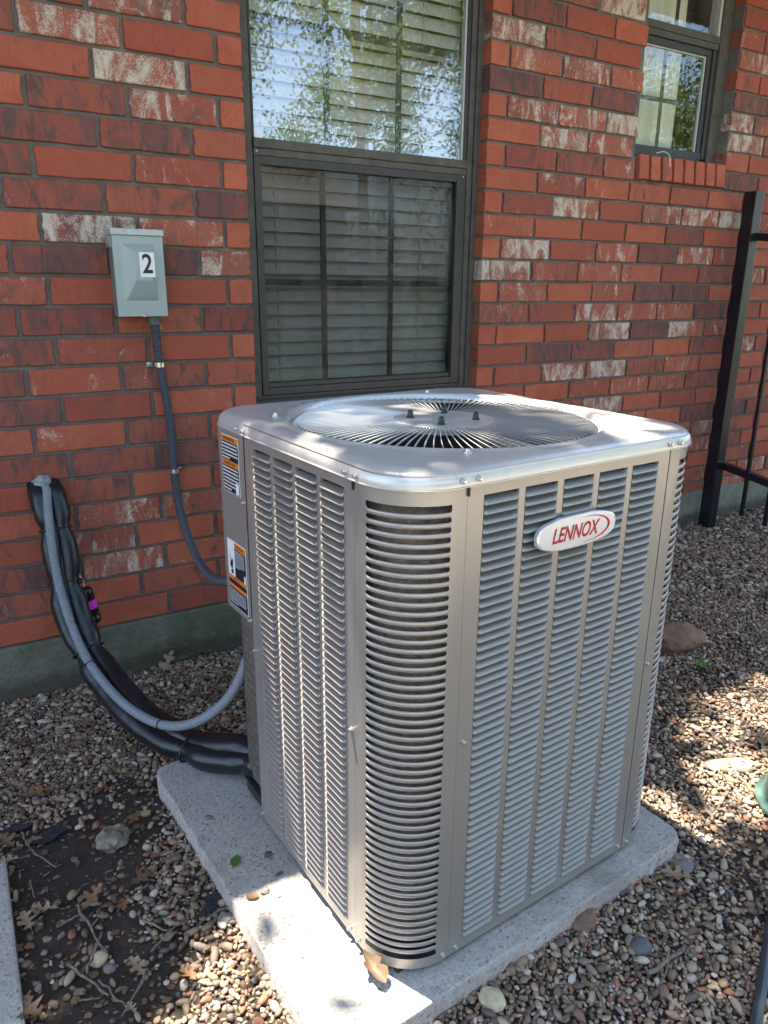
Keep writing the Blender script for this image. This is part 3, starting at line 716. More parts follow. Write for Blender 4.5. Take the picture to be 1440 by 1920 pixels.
# labels on the service panel
def lab(parent, y0, y1, z0, z1, m, off, nm='label_patch'):
    b = MB(); b.box((-.0012-off, y0, z0), (-.001-off+.0003, y1, z1)); return A(nm, b, m, parent=parent)
l1 = lab(sv, .5330, .6145, .8145, .9305, M['white'], .0004, 'warning_label')
def texto(txt, size, m, parent, mat4, name='lettering', shear=0, extr=.0, bold=0.):
    cu_ = bpy.data.curves.new('t', 'FONT'); cu_.body = txt; cu_.size = size; cu_.shear = shear; cu_.extrude = extr; cu_.align_x = 'CENTER'; cu_.align_y = 'CENTER'; cu_.offset = bold
    ob = bpy.data.objects.new('t', cu_); me = bpy.data.meshes.new_from_object(ob); bpy.data.objects.remove(ob)
    me.transform(mat4); me.materials.clear(); me.materials.append(m); me.name = name
    o = bpy.data.objects.new(name, me); C.objects.link(o); o.parent = parent; return o
def side_m(y, z, x=-.0026, sx=1, sy=1):   # text on the x=0 side: reads toward -y
    return Matrix.Translation((x, y, z)) @ Matrix(((0, 0, -1, 0), (-1, 0, 0, 0), (0, 1, 0, 0), (0, 0, 0, 1))) @ Matrix.Diagonal((sx, sy, 1, 1))
def block(y0, y1, z0, z1, m, parent, off=.0008, nm='label_band'): return lab(parent, y0, y1, z0, z1, m, off, nm)
block(.5345, .6130, .9185, .9290, M['orange'], l1); block(.5345, .6130, .8805, .9180, M['ink'], l1); block(.5345, .6130, .8695, .8800, M['orange'], l1); block(.5345, .6130, .8160, .8690, M['ink'], l1)
texto('WARNING', .0100, M['ink'], l1, side_m(.576, .9237, sx=1.15)); texto('ADVERTENCIA', .0085, M['ink'], l1, side_m(.576, .8747))
def scribble(y0, y1, z0, z1, n, m, parent, h=.42, off=.0014):
    b = MB(); dz = (z1-z0)/n; r_ = random.Random(int(y0*1e4)+n)
    for i in range(n):
        y = y1-.001; z = z1-(i+.5)*dz
        end = y0+.001 if i < n-1 else y0+(y1-y0)*.5
        while y > end:
            l = r_.uniform(.25, .8)*dz*1.2; y2 = max(end, y-l)
            b.box((-.0012-off, y2, z-dz*h/2), (-.0008-off, y, z+dz*h/2)); y = y2-dz*.28
    o = A('fine_print', b, M['white'], parent=parent); o['kind'] = 'stuff'; return o
scribble(.5355, .6120, .8820, .9170, 5, M['white'], l1); scribble(.5355, .6120, .8180, .8680, 7, M['white'], l1)
block(.5355, .5500, .8180, .8400, M['white'], l1, .0016)
l2 = lab(sv, .5225, .6145, .5640, .7110, M['white'], .0004, 'safety_label')
block(.5790, .6130, .6330, .7090, M['white'], l2); block(.5240, .5780, .6960, .7090, M['orange'], l2); block(.5240, .5780, .6330, .6955, M['navy'], l2)
block(.5240, .6130, .6240, .6325, M['orange'], l2); block(.5240, .6130, .6140, .6235, M['navy'], l2); block(.5240, .6130, .6060, .6135, M['orange'], l2); block(.5240, .6130, .5655, .6055, M['navy'], l2)
texto('WARNING', .0080, M['ink'], l2, side_m(.551, .7025)); texto('WARNING', .0065, M['ink'], l2, side_m(.572, .6283))
scribble(.5290, .5770, .6560, .6940, 8, M['box'], l2, .3); scribble(.5290, .6110, .5700, .6030, 6, M['box'], l2, .3)
block(.5255, .5330, .6340, .6500, M['white'], l2, .0016)
b = MB()
b.v += [(-.0032, y, z) for y, z in ((.604, .682), (.598, .668), (.600, .655), (.592, .648), (.588, .655), (.586, .667), (.590, .672), (.594, .662), (.597, .671))]; b.f.append(tuple(range(9))); b.mi.append(0)
b.v += [(-.0032, y, z) for y, z in ((.596, .646), (.586, .648), (.587, .638), (.594, .638))]; b.f.append((9, 10, 11, 12)); b.mi.append(0)
A('hazard_pictogram', b, M['ink'], parent=l2)
# cap
def rr_ray(th, half, r):
    dx, dy = math.cos(th), math.sin(th)
    # march: superposition of rounded square
    lo, hi = 0, half*1.5
    for _ in range(36):
        m_ = (lo+hi)/2; x, y = abs(dx*m_), abs(dy*m_)
        qx, qy = max(x-(half-r), 0), max(y-(half-r), 0)
        if math.hypot(qx, qy) <= r: lo = m_
        else: hi = m_
    return dx*lo, dy*lo
NA = 192; ths = [2*math.pi*i/NA for i in range(NA)]
b = MB(); rows = []
HALF = .3545; cen = .35
for ins, z in ((-.0, .9425), (-.0022, .9432), (-.0022, .9440), (.0004, .9446), (.0004, .9500), (.0016, .9560), (.0045, .9610), (.0095, .9652), (.0165, .9680), (.026, .9697), (.038, .9703)):
    rows.append([(cen+p[0], cen+p[1], z) for p in (rr_ray(t, HALF-ins, .104-ins) for t in ths)])
for r_, z in ((.322, .9705), (.3155, .9708), (.3125, .9722), (.3085, .9730), (.3045, .9722), (.3020, .9700), (.2985, .9655), (.2960, .955), (.295, .93)):
    rows.append([(cen+r_*math.cos(t), cen+r_*math.sin(t), z) for t in ths])
# blend the flat of the cap
b.grid(rows, closed=True)
bot = [(cen+p[0], cen+p[1], .9425) for p in (rr_ray(t, HALF-.006, .098) for t in ths)]
b.grid([bot, rows[0]], closed=True)
cap = A('top_cap', b, M['cap'], auto=True)
# fan guard
hub = MB(); hr = .096
rows = []
for r_, z in ((.104, .9665), (.102, .9690), (.096, .9715), (.0935, .9708), (.088, .9704), (.05, .9716), (.0, .9722)):
    rows.append([(cen+r_*math.cos(t), cen+r_*math.sin(t), z+.006) for t in ths[::3]])
rows = [[(x, y, z-.0115) for x, y, z in r_] for r_ in rows]
hub.grid(rows, closed=True); hub.grid([rows[0], [(x, y, z-.008) for x, y, z in rows[0]]], closed=True)
hb = A('fan_guard_hub', hub, M['cap'], auto=True)
for a in (45, 135, 225, 315):
    x, y = cen+.064*math.cos(R(a+4)), cen+.064*math.sin(R(a+4)); b = MB()
    b.tube([(x, y, z_-.0115) for z_ in (.977, .980, .9805, .986, .9875, .9905, .9925, .9935)], [.0078, .0078, .0062, .0062, .0055, .0048, .0028, .0006], 8)
    A('acorn_nut', b, simple('nut_dark', (.03, .04, .04), .35, .5) if 'nut' not in M else M['nut'], parent=hb, auto=True)
wire = MB(); rows = [[], [], [], []]
for i in range(13):
    t = i/12; r_ = .092+(.300-.092)*t; a = .05*t**1.2   # swept vane
    z = .9655-.0005*t+.0018*math.sin(t*3.14) - (.012*max(0, (t-.93)/.07)**2); tw = .0034*(1-.25*t)
    ca, sa = math.cos(a), math.sin(a); px, py = r_*ca, r_*sa; nx, ny = -sa, ca
    h_ = .0022
    lean = .0006
    for k, (s_, zz_) in enumerate(((-.0009, 0), (.0009, 0), (.0007+lean, -h_), (-.0007+lean, -h_))):
        rows[k].append((px+nx*s_, py+ny*s_, z+zz_))
rows2 = [[rows[k][i] for k in range(4)] for i in range(13)]
wire.grid(rows2, closed=True); wme = mesh('guard_vane', wire, M['cap'])
fg = A('fan_guard', MB().tube([(cen+.2945*math.cos(t), cen+.2945*math.sin(t), .9600) for t in ths[::4]]+[(cen+.2945, cen, .9600)], .0016, 5), M['cap'])
for k in range(110):
    o = bpy.data.objects.new('guard_vane', wme); C.objects.link(o); o.parent = fg; o.location = (cen, cen, 0); o.rotation_euler = (0, 0, 2*math.pi*k/110)
# fan, motor, shroud
b = MB(); rows = [[(cen+r_*math.cos(t), cen+r_*math.sin(t), z) for t in ths[::4]] for r_, z in ((.2955, .952), (.294, .93), (.288, .90), (.285, .80), (.29, .76), (.34, .75))]
b.grid(rows, closed=True); A('shroud', b, M['dark'], True)
for k in range(4):
    b = MB(); a0 = k*math.pi/2+.3; rr = []
    for i in range(9):
        r_ = .06+.215*i/8; rr.append([(cen+r_*math.cos(a0+s_*(.5+.25*i/8)), cen+r_*math.sin(a0+s_*(.5+.25*i/8)), .885+.03*s_*(1.1-.05*i)) for s_ in (-.6, -.3, 0, .3, .6)])
    b.grid(rr); A('fan_blade', b, simple('fan_blade_grey', (.05, .055, .06), .4, .3), True)
A('motor', MB().cyl((cen, cen, .78), (cen, cen, .955), .07, 24), M['dark'], auto=True)
# coil behind the louvres
def ring_off(d, r):
    return [(cen+p[0], cen+p[1]) for p in (rr_ray(t, .35-d, r) for t in ths)]
b = MB(); q = ring_off(.019, .085); q.append(q[0])
b.grid([[(x, y, .128) for x, y in q], [(x, y, .925) for x, y in q]])
me = mesh('coil', b, M['coil'], True)
uv = me.uv_layers.new(name='UVMap'); acc = [0]
for i in range(1, len(q)): acc.append(acc[-1]+math.dist(q[i], q[i-1]))
nn = len(q)
for li, l in enumerate(me.loops): vi = l.vertex_index; uv.data[li].uv = (acc[vi % nn], me.vertices[vi].co.z)
o = bpy.data.objects.new('coil', me); C.objects.link(o); o.parent = ac
b = MB(); q2 = ring_off(.012, .09); b.grid([[(x, y, .088) for x, y in q2], [(x, y, .112) for x, y in q2]], closed=True); b.fan([(x, y, .112) for x, y in q2])
A('base_pan', b, M['dark'])
for x, y in ((.06, .06), (.64, .06), (.06, .64), (.64, .64)): A('foot', MB().bevbox((x-.03, y-.03, .0745), (x+.03, y+.03, .0885), .002), M['dark'])
# screws
def screw(x, y, z, nx, ny, parent=None):
    b = MB(); n_ = Vector((nx, ny, 0)).normalized(); p = Vector((x, y, z))
    b.tube([p, p+n_*.0012, p+n_*.0014, p+n_*.0052, p+n_*.0058], [.0050, .0048, .0034, .0034, .0024], 6+6)
    A('screw', b, M['zinc'], parent=parent, auto=True)
for x in (.1035, .1330, .5720, .6000): screw(x, -.0049, .9530, 0, -1)
for y in (.1040, .1325, .4960, .5270): screw(-.0049, y, .9530, -1, 0)
for x in (.1040, .1330, .5690, .5960): screw(x if x != .104 else .1045, -.0005, .1010, 0, -1)
for y in (.1060, .1360, .4990): screw(-.0005, y, .1010, -1, 0)
screw(.1295, -.0005, .52, 0, -1); screw(.5905, -.0005, .52, 0, -1); screw(-.0005, .1270, .52, -1, 0); screw(-.0005, .5190, .8080, -1, 0); screw(-.001, .5140, .5600, -1, 0); screw(-.0005, .4975, .50, -1, 0)
for a in (-32, 58, 148, 238):
    b = MB(); x, y = cen+.325*math.cos(R(a)), cen+.325*math.sin(R(a)); b.tube([(x, y, .9705), (x, y, .9725), (x, y, .9726), (x, y, .9765)], [.0065, .0065, .0040, .0034], 8); A('screw', b, M['zinc'], parent=cap, auto=True)
for x, y, dx, dy in ((.1170, -.0012, .0024, 0), (-.0012, .1168, 0, .0024)):
    b = MB(); b.box((x-.0014-(.0012 if dy else 0), y-.0014-(.0012 if dx else 0), .9285), (x+.0014, y+.0014, .9415)); A('rubber_clip', b, M['dark'])
# brand badge
BC = Vector((.3400, -.0135, .8400))
def badge_outline(n=64):
    pts = []
    for i in range(n):
        t = 2*math.pi*i/n; c_, s_ = math.cos(t), math.sin(t); e = 2/3.0
        x = math.copysign(abs(c_)**e, c_)*.0915; z = math.copysign(abs(s_)**e, s_)*.0275*(1-.0*x)
        z += .0*x
        pts.append((x, z*(1.0-.10*(x/.0915)**2)))
    return pts
bo = badge_outline(); ROT = math.radians(0)
def bpt(x, z, y): return (BC.x+x, BC.y+y, BC.z+z)
b = MB(); b.grid([[bpt(x*.97, z*.93, -.0022) for x, z in bo], [bpt(x, z, -.0008) for x, z in bo], [bpt(x, z, .006) for x, z in bo]], closed=True)
b.fan([bpt(x*.97, z*.93, -.0022) for x, z in bo]); bd = A('badge', b, M['badge'], auto=True)
b = MB(); b.cyl((BC.x-.04, BC.y+.006, BC.z), (BC.x-.04, .002, BC.z), .004, 8); b.cyl((BC.x+.04, BC.y+.006, BC.z), (BC.x+.04, .002, BC.z), .004, 8); A('badge_stud', b, M['dark'], parent=bd)
mt = Matrix.Translation((BC.x-.008, BC.y-.0028, BC.z-.001)) @ Matrix(((1, 0, 0, 0), (0, 0, 1, 0), (0, 1, 0, 0), (0, 0, 0, 1))) @ Matrix.Diagonal((.83, 1.12, 1, 1))
texto('LENNOX', .0310, M['red'], bd, mt, shear=.30, bold=.0006)
texto('®', .0055, M['red'], bd, Matrix.Translation((BC.x+.0600, BC.y-.0028, BC.z-.0155)) @ Matrix(((1, 0, 0, 0), (0, 0, 1, 0), (0, 1, 0, 0), (0, 0, 0, 1))))
b = MB(); o1, o2 = [], []
for i in range(41):
    t = R(112-i*(112+102)/40); wd = .0052*math.sin(math.pi*(i/40))**.8
    cx_, cz_ = .022, .0005; ax, az = .0535, .0215
    o1.append(bpt(cx_+ax*math.cos(t), cz_+az*math.sin(t), -.0027)); o2.append(bpt(cx_+(ax-wd)*math.cos(t)-0, cz_+(az-wd*.45)*math.sin(t), -.0027))
b.grid([o1, o2]); A('swoosh', b, M['red'], parent=bd)

# ------------------------------------------------------------------ concrete pad
pad = thing('equipment_pad', 'speckled grey concrete pad under the air conditioning unit', 'concrete pad', O, PH)
def pad_mesh():
    pts = []
    def cor(cx, cy, r, a0):
        for i in range(7): a = R(a0+15*i); pts.append((cx+r*math.cos(a), cy+r*math.sin(a)))
    cor(.748-.045, -.047+.045, .045, -90); cor(.748-.05, .83-.05, .05, 0); cor(-.145+.035, .825-.035, .035, 90); cor(-.145+.03, -.047+.03, .03, 180)
    out = []
    for i, p in enumerate(pts):   # subdivide and roughen
        q = pts[(i+1) % len(pts)]; d = math.dist(p, q); k = max(1, int(d/.012))
        for j in range(k):
            x, y = p[0]+(q[0]-p[0])*j/k, p[1]+(q[1]-p[1])*j/k; out.append((x, y))
    b = MB(); rows = []
    for sc, z in ((0, -.02), (0, .069), (.0025, .0738), (.006, .0750)):
        r_ = []
        for x, y in out:
            n_ = noise.noise(Vector((x*38, y*38, z*30)))*.0018
            dx, dy = x-.3, y-.39; l = math.hypot(dx, dy); r_.append((x-dx/l*(sc+n_), y-dy/l*(sc+n_), z+(noise.noise(Vector((x*50, y*50, 3)))*.0007)))
        rows.append(r_)
    b.grid(rows[:3], 1, closed=True); b.grid(rows[2:], 0, closed=True); b.fan(rows[-1], 0); return b
me = mesh('slab', pad_mesh(), [M['pad'], M['padside']]); autosmooth(me, 50); o = bpy.data.objects.new('slab', me); C.objects.link(o); o.parent = pad
# edge of another slab at lower left
b = MB(); b.bevbox((-1.0, -2.6, -.05), (-.222, -.76, .050), .006)
o = obj('edging_slab', b, M['pad']); o.rotation_euler = (0, 0, 0)
tag(o, 'long speckled concrete slab edge at the lower left border of the gravel', 'concrete slab')

# ------------------------------------------------------------------ disconnect box and wiring
db = thing('disconnect_box', 'small grey-green electrical disconnect box numbered 2 on the brick wall', 'electrical box', (.309, 0, 1.12))
x0, x1, z0, z1, yf = .2425, .3765, 1.125, 1.336, -.080
obj('body', MB().bevbox((x0+.004, -.071, z0-.001), (x1-.004, .004, z1+.012), .002), simple('box_side', (.19, .20, .19), .5, .2), db)
b = MB()
nx_, nz_ = 44, 60; rows = []
for j in range(nz_+1):
    r_ = []
    for i in range(nx_+1):
        u = i/nx_; v = j/nz_; x = x0+u*(x1-x0); z = z0+v*(z1-z0)
        # raised pyramid boss, peak near upper middle
        bx0, bx1, bz0, bz1 = .175, .82, .20, .90
        px_ = .50; du = min((u-bx0)/.20, (bx1-u)/.12); dv = min((v-bz0)/.26, (bz1-v)/.13)
        h_ = max(0., min(1., min(du, dv)))
        h_ = h_**.8
        r_.append((x, yf-.021*h_, z))
    rows.append(r_)
b.grid(rows); fr = [(x0, z0), (x1, z0), (x1, z1), (x0, z1)]
b.grid([[(x, yf, z) for x, z in fr+[fr[0]]], [(x, -.070, z) for x, z in fr+[fr[0]]]])
obj('cover', b, M['box'], db, smooth=False); autosmooth(C.objects[-1].data, 28)
b = MB(); b.bevbox((x0-.003, -.0845, 1.3365), (x1+.003, .003, 1.3535), .002); obj('hood', b, M['boxtop'], db)
b = MB(); b.bevbox((x0-.0025, -.060, 1.306), (x0+.0030, .002, 1.3360), .001); obj('hood_lug', b, M['boxtop'], db)
b = MB(); b.tube([(.3045, yf-.001, 1.129), (.3090, yf-.006, 1.126), (.3160, yf-.006, 1.1255), (.3200, yf-.001, 1.129)], .0022, 8); obj('hasp', b, M['clamp'], db)
dg = obj('number_plate', MB().box((.3050, yf-.0222, 1.2290), (.3455, yf-.0212, 1.2935)), M['white'], db)
mt = Matrix.Translation((.3255, yf-.0228, 1.2612)) @ Matrix(((1, 0, 0, 0), (0, 0, 1, 0), (0, 1, 0, 0), (0, 0, 0, 1))) @ Matrix.Diagonal((.88, 1.05, 1, 1))
o = texto('2', .066, M['ink'], dg, mt, 'digit', bold=.0012)
o.location = -WL[dg.name] if False else (0, 0, 0)
def tube_uv(name, path, r, m, parent=None, seg=14, world=True):
    b = MB(); b.tube(path, r, seg); me = mesh(name, b, m, True)
    uv = me.uv_layers.new(name='UVMap'); acc = [0]
    for i in range(1, len(path)): acc.append(acc[-1]+(path[i]-path[i-1]).length)
    for li, l in enumerate(me.loops): vi = l.vertex_index; uv.data[li].uv = (acc[min(vi//seg, len(acc)-1)], (vi % seg)/seg)
    return put(name, me, parent, world)
c_pts = [(.347, -.036, 1.118), (.349, -.034, 1.06), (.355, -.026, .991), (.364, -.024, .91), (.372, -.022, .832), (.374, -.022, .76), (.373, -.022, .700), (.374, -.024, .640), (.374, -.040, .575), (.370, -.095, .525), (.362, -.20, .480), (.350, -.34, .462), (.338, -.50, .480), (.330, -.64, .525), (.335, -.735, .565)]
cd = thing('electrical_conduit', 'dark slate flexible conduit running from the box down the brick to the unit', 'conduit', (.347, 0, 0))
tube_uv('conduit', smooth_path(c_pts, 8), .0125, M['cdark'], cd)
obj('connector', MB().cyl((.347, -.036, 1.100), (.347, -.036, 1.124), .0185, 14), M['fitting'], cd, smooth=False)
for (p, q) in (((.3555, -.025, .985), 'l'), ((.3745, -.0225, .662), 'r')):
    b = MB(); x, y, z = p
    ring = [(x+.0140*math.cos(R(a)), y-.0015+.0145*math.sin(R(a))) for a in range(0, -181, -15)]
    b.grid([[(a, c_, z-.0065) for a, c_ in ring], [(a, c_, z+.0065) for a, c_ in ring]])
    sx = -1 if q == 'l' else 1
    b.box((min(x+sx*.013, x+sx*.036), -.0045, z-.0075), (max(x+sx*.013, x+sx*.036), -.0025, z+.0065)); b.cyl((x+sx*.025, -.0045, z), (x+sx*.025, -.0085, z), .0045, 8)
    o = obj('pipe_strap', b, M['clamp'])
    tag(o, 'shiny steel strap pinning the dark conduit, ' + ('the upper one below the disconnect box' if q == 'l' else 'the lower one level with the unit cap'), 'strap', 'conduit straps')

# insulated line set
ls = thing('refrigerant_line', 'thick black insulated pipe bundle curving from the wall to the unit', 'pipe', (.01, -.03, 0))
p_ = smooth_path([(.004, .03, .655), (.010, -.03, .625), (.017, -.07, .529), (.018, -.12, .384), (.030, -.18, .273), (.066, -.28, .180), (.108, -.42, .130), (.167, -.56, .106), (.236, -.70, .118), (.290, -.78, .138), (.345, -.85, .150), (.42, -.88, .155)], 10)
n_ = len(p_)
def bund(off, r0, pinch, name='insulation', seg=16, z_extra=0, amp=.004):
    path = []; rad = []
    for i, p in enumerate(p_):
        t = (p_[min(i+1, n_-1)]-p_[max(0, i-1)]).normalized(); s_ = t.cross(Vector((0, -.7, .7))).normalized()
        f = i/(n_-1)*11
        pin = min([1]+[abs(f-q)/.38 for q in pinch]); pin = max(0, min(1, pin)); pin = pin*pin*(3-2*pin)
        path.append(p+s_*off*(.75+.25*pin)+Vector((0, 0, z_extra))); rad.append(r0*(.80+.20*pin) + amp*noise.noise(Vector((f*1.3, off*50, 2)))*pin)
    b = MB(); b.tube(path, rad, seg); return obj(name, b, M['foam'], ls, smooth=True)
PINCH = (1.9, 2.95, 4.55, 7.6, 9.3)
i1 = bund(-.0185, .0310, PINCH); i2 = bund(.0185, .0295, PINCH)
for q in PINCH[:4]:
    i = int(q/11*(n_-1)); c0 = p_[i]; t = (p_[i+1]-p_[i-1]).normalized(); s_ = t.cross(Vector((0, -.7, .7))).normalized(); u_ = s_.cross(t)
    pth = [c0 + s_*(.0430*math.cos(a)) + u_*(.0255*math.sin(a)) for a in [2*math.pi*k/28 for k in range(29)]]
    obj('cable_tie', MB().tube(pth, .0028, 6, caps=False), M['tie'], ls, smooth=True)
i = int(2.95/11*(n_-1)); c0 = p_[i]; obj('cable_tie_head', MB().bevbox((c0.x+.034, c0.y-.024, c0.z-.006), (c0.x+.046, c0.y-.012, c0.z+.006), .002), M['tie'], ls)
b = MB(); bm = bmesh.new(); bmesh.ops.create_icosphere(bm, subdivisions=4, radius=1)
for v in bm.verts:
    p = v.co.copy(); k = 1+.20*noise.noise(p*2.2)+.08*noise.noise(p*7); v.co = Vector((.004+p.x*.032*k, -.006+p.y*.026*k, .648+p.z*.040*k))
b.bm(bm); bm.free(); obj('sealant', b, M['sealfoam'], smooth=True, parent=ls)

c2pts = [(.006, .0, .650), (.008, -.045, .650), (.001, -.085, .598), (-.004, -.135, .476), (.003, -.178, .361), (.027, -.26, .243), (.063, -.37, .181), (.104, -.49, .158), (.157, -.61, .165), (.212, -.71, .215), (.272, -.775, .296), (.315, -.80, .400), (.330, -.80, .494), (.335, -.80, .56)]
wc = thing('control_conduit', 'pale grey flexible conduit tied along the black pipe and looping up to the unit', 'conduit', (.006, 0, .65))
tube_uv('conduit', smooth_path(c2pts, 9), .0118, M['clight'], wc)
for q in (5.35, 7.95):
    pp = smooth_path(c2pts, 9); i = int(q*9); c0 = pp[i]; t = (pp[i+1]-pp[i-1]).normalized(); a_ = t.cross(Vector((0, 0, 1))).normalized(); b_ = a_.cross(t)
    obj('cable_tie', MB().tube([c0+(a_*math.cos(x)+b_*math.sin(x))*.0130 for x in [2*math.pi*k/20 for k in range(21)]], .0018, 5, caps=False), M['tie'], wc, smooth=True)

fd = thing('filter_drier', 'glossy black filter drier with magenta band between pipe and wall', 'filter drier', (.07, -.07, .23))
a_, b_ = Vector((.072, -.060, .345)), Vector((.090, -.065, .232)); d_ = (b_-a_)
def cylp(f0, f1, r): return [a_+d_*f0, a_+d_*f1], r
b = MB(); b.tube([a_+d_*f for f in (-.05, 0, .04, .1, .74, .76, .80, .82, .96, 1.0, 1.05)], [.008, .017, .0215, .0225, .0225, .020, .020, .0225, .0215, .016, .008], 20); obj('canister', b, M['drier'], fd, smooth=True)
obj('band', MB().tube([a_+d_*.33, a_+d_*.56], .0230, 20), M['pink'], fd)
b = MB(); b.tube(smooth_path([a_+d_*1.0, (.092, -.07, .205), (.098, -.095, .170), (.115, -.15, .105), (.150, -.21, .055), (.185, -.26, .030)], 6), .0062, 8); obj('copper_pipe', b, M['copper'], fd, smooth=True)
b = MB(); b.tube(smooth_path([a_, (.068, -.055, .37), (.055, -.045, .40), (.035, -.03, .43)], 4), .0062, 8); obj('copper_pipe', b, M['copper'], fd, smooth=True)

# ------------------------------------------------------------------ fence
fe = thing('iron_fence', 'black square iron fence post with sagging rails and thin pickets by the wall', 'fence', (3.12, .02, .04))
PX = 3.06; PY = .012
obj('post', MB().bevbox((3.047, -.006, .02), (3.107, .054, 1.632), .003), M['iron'], fe)
def rail(p, q, r=.0165):
    b = MB(); p, q = Vector(p), Vector(q); d = (q-p).normalized(); s_ = d.cross(Vector((0, 0, 1))).normalized(); u_ = s_.cross(d)
    rows = [[p+s_*a+u_*c_ for a, c_ in ((-r, -r), (r, -r), (r, r), (-r, r))], [q+s_*a+u_*c_ for a, c_ in ((-r, -r), (r, -r), (r, r), (-r, r))]]
    b.grid(rows, closed=True); b.fan(rows[0][::-1]); b.fan(rows[1]); return obj('rail', b, M['iron'], fe)
rail((PX+.045, PY-.02, 1.44), (PX+.030, PY-1.3, 1.30)); rail((PX+.040, PY-.02, .365), (PX+.03, PY-1.3, .20))
for k in range(9):
    y = PY-.155-.125*k; lo = .12-.13*k*.125; x = PX+.04
    obj('picket', MB().bevbox((x-.008, y-.008, lo+.02), (x+.008, y+.008, 1.60-.02*k), .001), M['iron'], fe)

# ------------------------------------------------------------------ pebbles
import collections
PC = bpy.data.collections.new('pebble_shapes')
for k in range(16):
    bm = bmesh.new(); bmesh.ops.create_icosphere(bm, subdivisions=2, radius=1); r_ = random.Random(50+k)
    sx, sy, sz = r_.uniform(.9, 1.5), r_.uniform(.65, 1.0), r_.uniform(.40, .72); off = Vector((k*7.1, 3, 1)); ang = .26 if k % 3 else .45
    for v in bm.verts:
        p = v.co.copy(); f = 1+ang*noise.noise(p*1.1+off)+.13*noise.noise(p*2.4+off); v.co = Vector((p.x*sx*f, p.y*sy*f, p.z*sz*f))
    if k % 2:      # broken pieces: shear flat facets off
        q_ = random.Random(900+k)
        for _ in range(5 if k % 4 == 1 else 3):
            nn_ = Vector((q_.uniform(-1, 1), q_.uniform(-1, 1), q_.uniform(-.6, 1))).normalized(); dd_ = .50+q_.random()*.22
            for v in bm.verts:
                e_ = v.co.dot(nn_)-dd_
                if e_ > 0: v.co -= nn_*e_*.93
    me = bpy.data.meshes.new('pebble'); bm.to_mesh(me); bm.free(); me.polygons.foreach_set('use_smooth', [True]*len(me.polygons)); me.materials.append(M['pebble'])
    PC.objects.link(bpy.data.objects.new('pebble_shape', me))
OU = Vector((math.cos(PH), math.sin(PH), 0)); OV = Vector((-math.sin(PH), math.cos(PH), 0))
def in_pad(x, y, m=0.0):
    d = Vector((x-O.x, y-O.y, 0)); a, b_ = d.dot(OU), d.dot(OV); return -.145-m < a < .748+m and -.047-m < b_ < .825+m
SOIL = [(at_z(u, v, .02), r, s) for u, v, r, s in ((190,1560,.125,.96),(120,1620,.125,1),(230,1500,.10,.92),(180,1640,.115,.97),(60,1590,.085,.9),(150,1780,.125,.95),(110,1720,.11,.92),(230,1850,.115,.92),(180,1890,.115,.97),(300,1770,.05,.5),(300,1520,.09,.85),(430,1300,.09,.6),(400,1380,.07,.7),
        (1310,1380,.16,.75),(1290,1330,.10,.6),(1350,1290,.12,.75),(1400,1230,.12,.5),(1420,1640,.12,.75),(1330,1600,.06,.6),(1250,1180,.16,.5),(1360,1680,.10,.6),(260,1250,.06,.3),(1400,1560,.05,.4))]
rng = np.random.default_rng(5)
def keep_density(x, y):
    d = 1.
    for c_, r_, s_ in SOIL:
        q = math.hypot(x-c_.x, (y-c_.y))/r_
        if q < 1.3: d = min(d, 1-s_*(1-sm(.75, 1.3, q + .35*noise.noise(Vector((x*14, y*14, 0))))))
    return d
pts = []
def scatter(n, rmin, rmax, region, layer, spacing):
    x0, x1, y0, y1 = region; cell = spacing*2; g = collections.defaultdict(list)
    X = rng.uniform(x0, x1, n); Y = rng.uniform(y0, y1, n); S = rng.uniform(0, 1, n)**2.2*(rmax-rmin)+rmin; Q = rng.uniform(0, 1, n)
    for x, y, s_, q in zip(X.tolist(), Y.tolist(), S.tolist(), Q.tolist()):
        if in_pad(x, y, -.004) or (x < -.222 and y < -.765): continue
        if q > keep_density(x, y): continue
        ix, iy = int(x/cell), int(y/cell); ok = True
        for a in (ix-1, ix, ix+1):
            for b_ in (iy-1, iy, iy+1):
                for (px, py, pr) in g[(a, b_)]:
                    if (px-x)**2+(py-y)**2 < ((pr+s_)*.70)**2: ok = False; break
                if not ok: break
            if not ok: break
        if ok:
            g[(ix, iy)].append((x, y, s_)); pts.append((x, y, gz(x, y)+layer+s_*.22, s_))
NEARL = (-.75, .62, -1.50, -.005); NEARR = (.25, 2.35, -1.95, -.55); FARR = (1.2, 4.6, -1.9, .10)
scatter(34000, .0040, .0100, NEARL, -.0005, .010); scatter(34000, .0038, .0120, NEARL, .0055, .012)
scatter(60000, .0040, .0100, NEARR, -.0005, .010); scatter(70000, .0038, .0118, NEARR, .0060, .0118)
def farsc(n, *a):
    global pts
    k0 = len(pts); scatter(n, *a); pts[k0:] = [p for p in pts[k0:] if not (NEARR[0] < p[0] < NEARR[1] and NEARR[2] < p[1] < NEARR[3])]
farsc(52000, .006, .0135, FARR, 0., .0135); farsc(24000, .006, .015, FARR, .006, .015)
scatter(9000, .006, .014, (-1.6, -.755, -.76, -.01), .002, .014); scatter(42000, .007, .0145, (.25, 4.6, -2.85, -1.955), .002, .015)
pts = [p for p in pts if not (p[0] > XR and p[1] > YR-.01) and not (p[0] < XR-.02 and p[1] > -.008)]
me = bpy.data.meshes.new('gravel'); me.from_pydata([p[:3] for p in pts], [], [])
a1 = me.attributes.new('sc', 'FLOAT', 'POINT'); a1.data.foreach_set('value', [p[3] for p in pts])
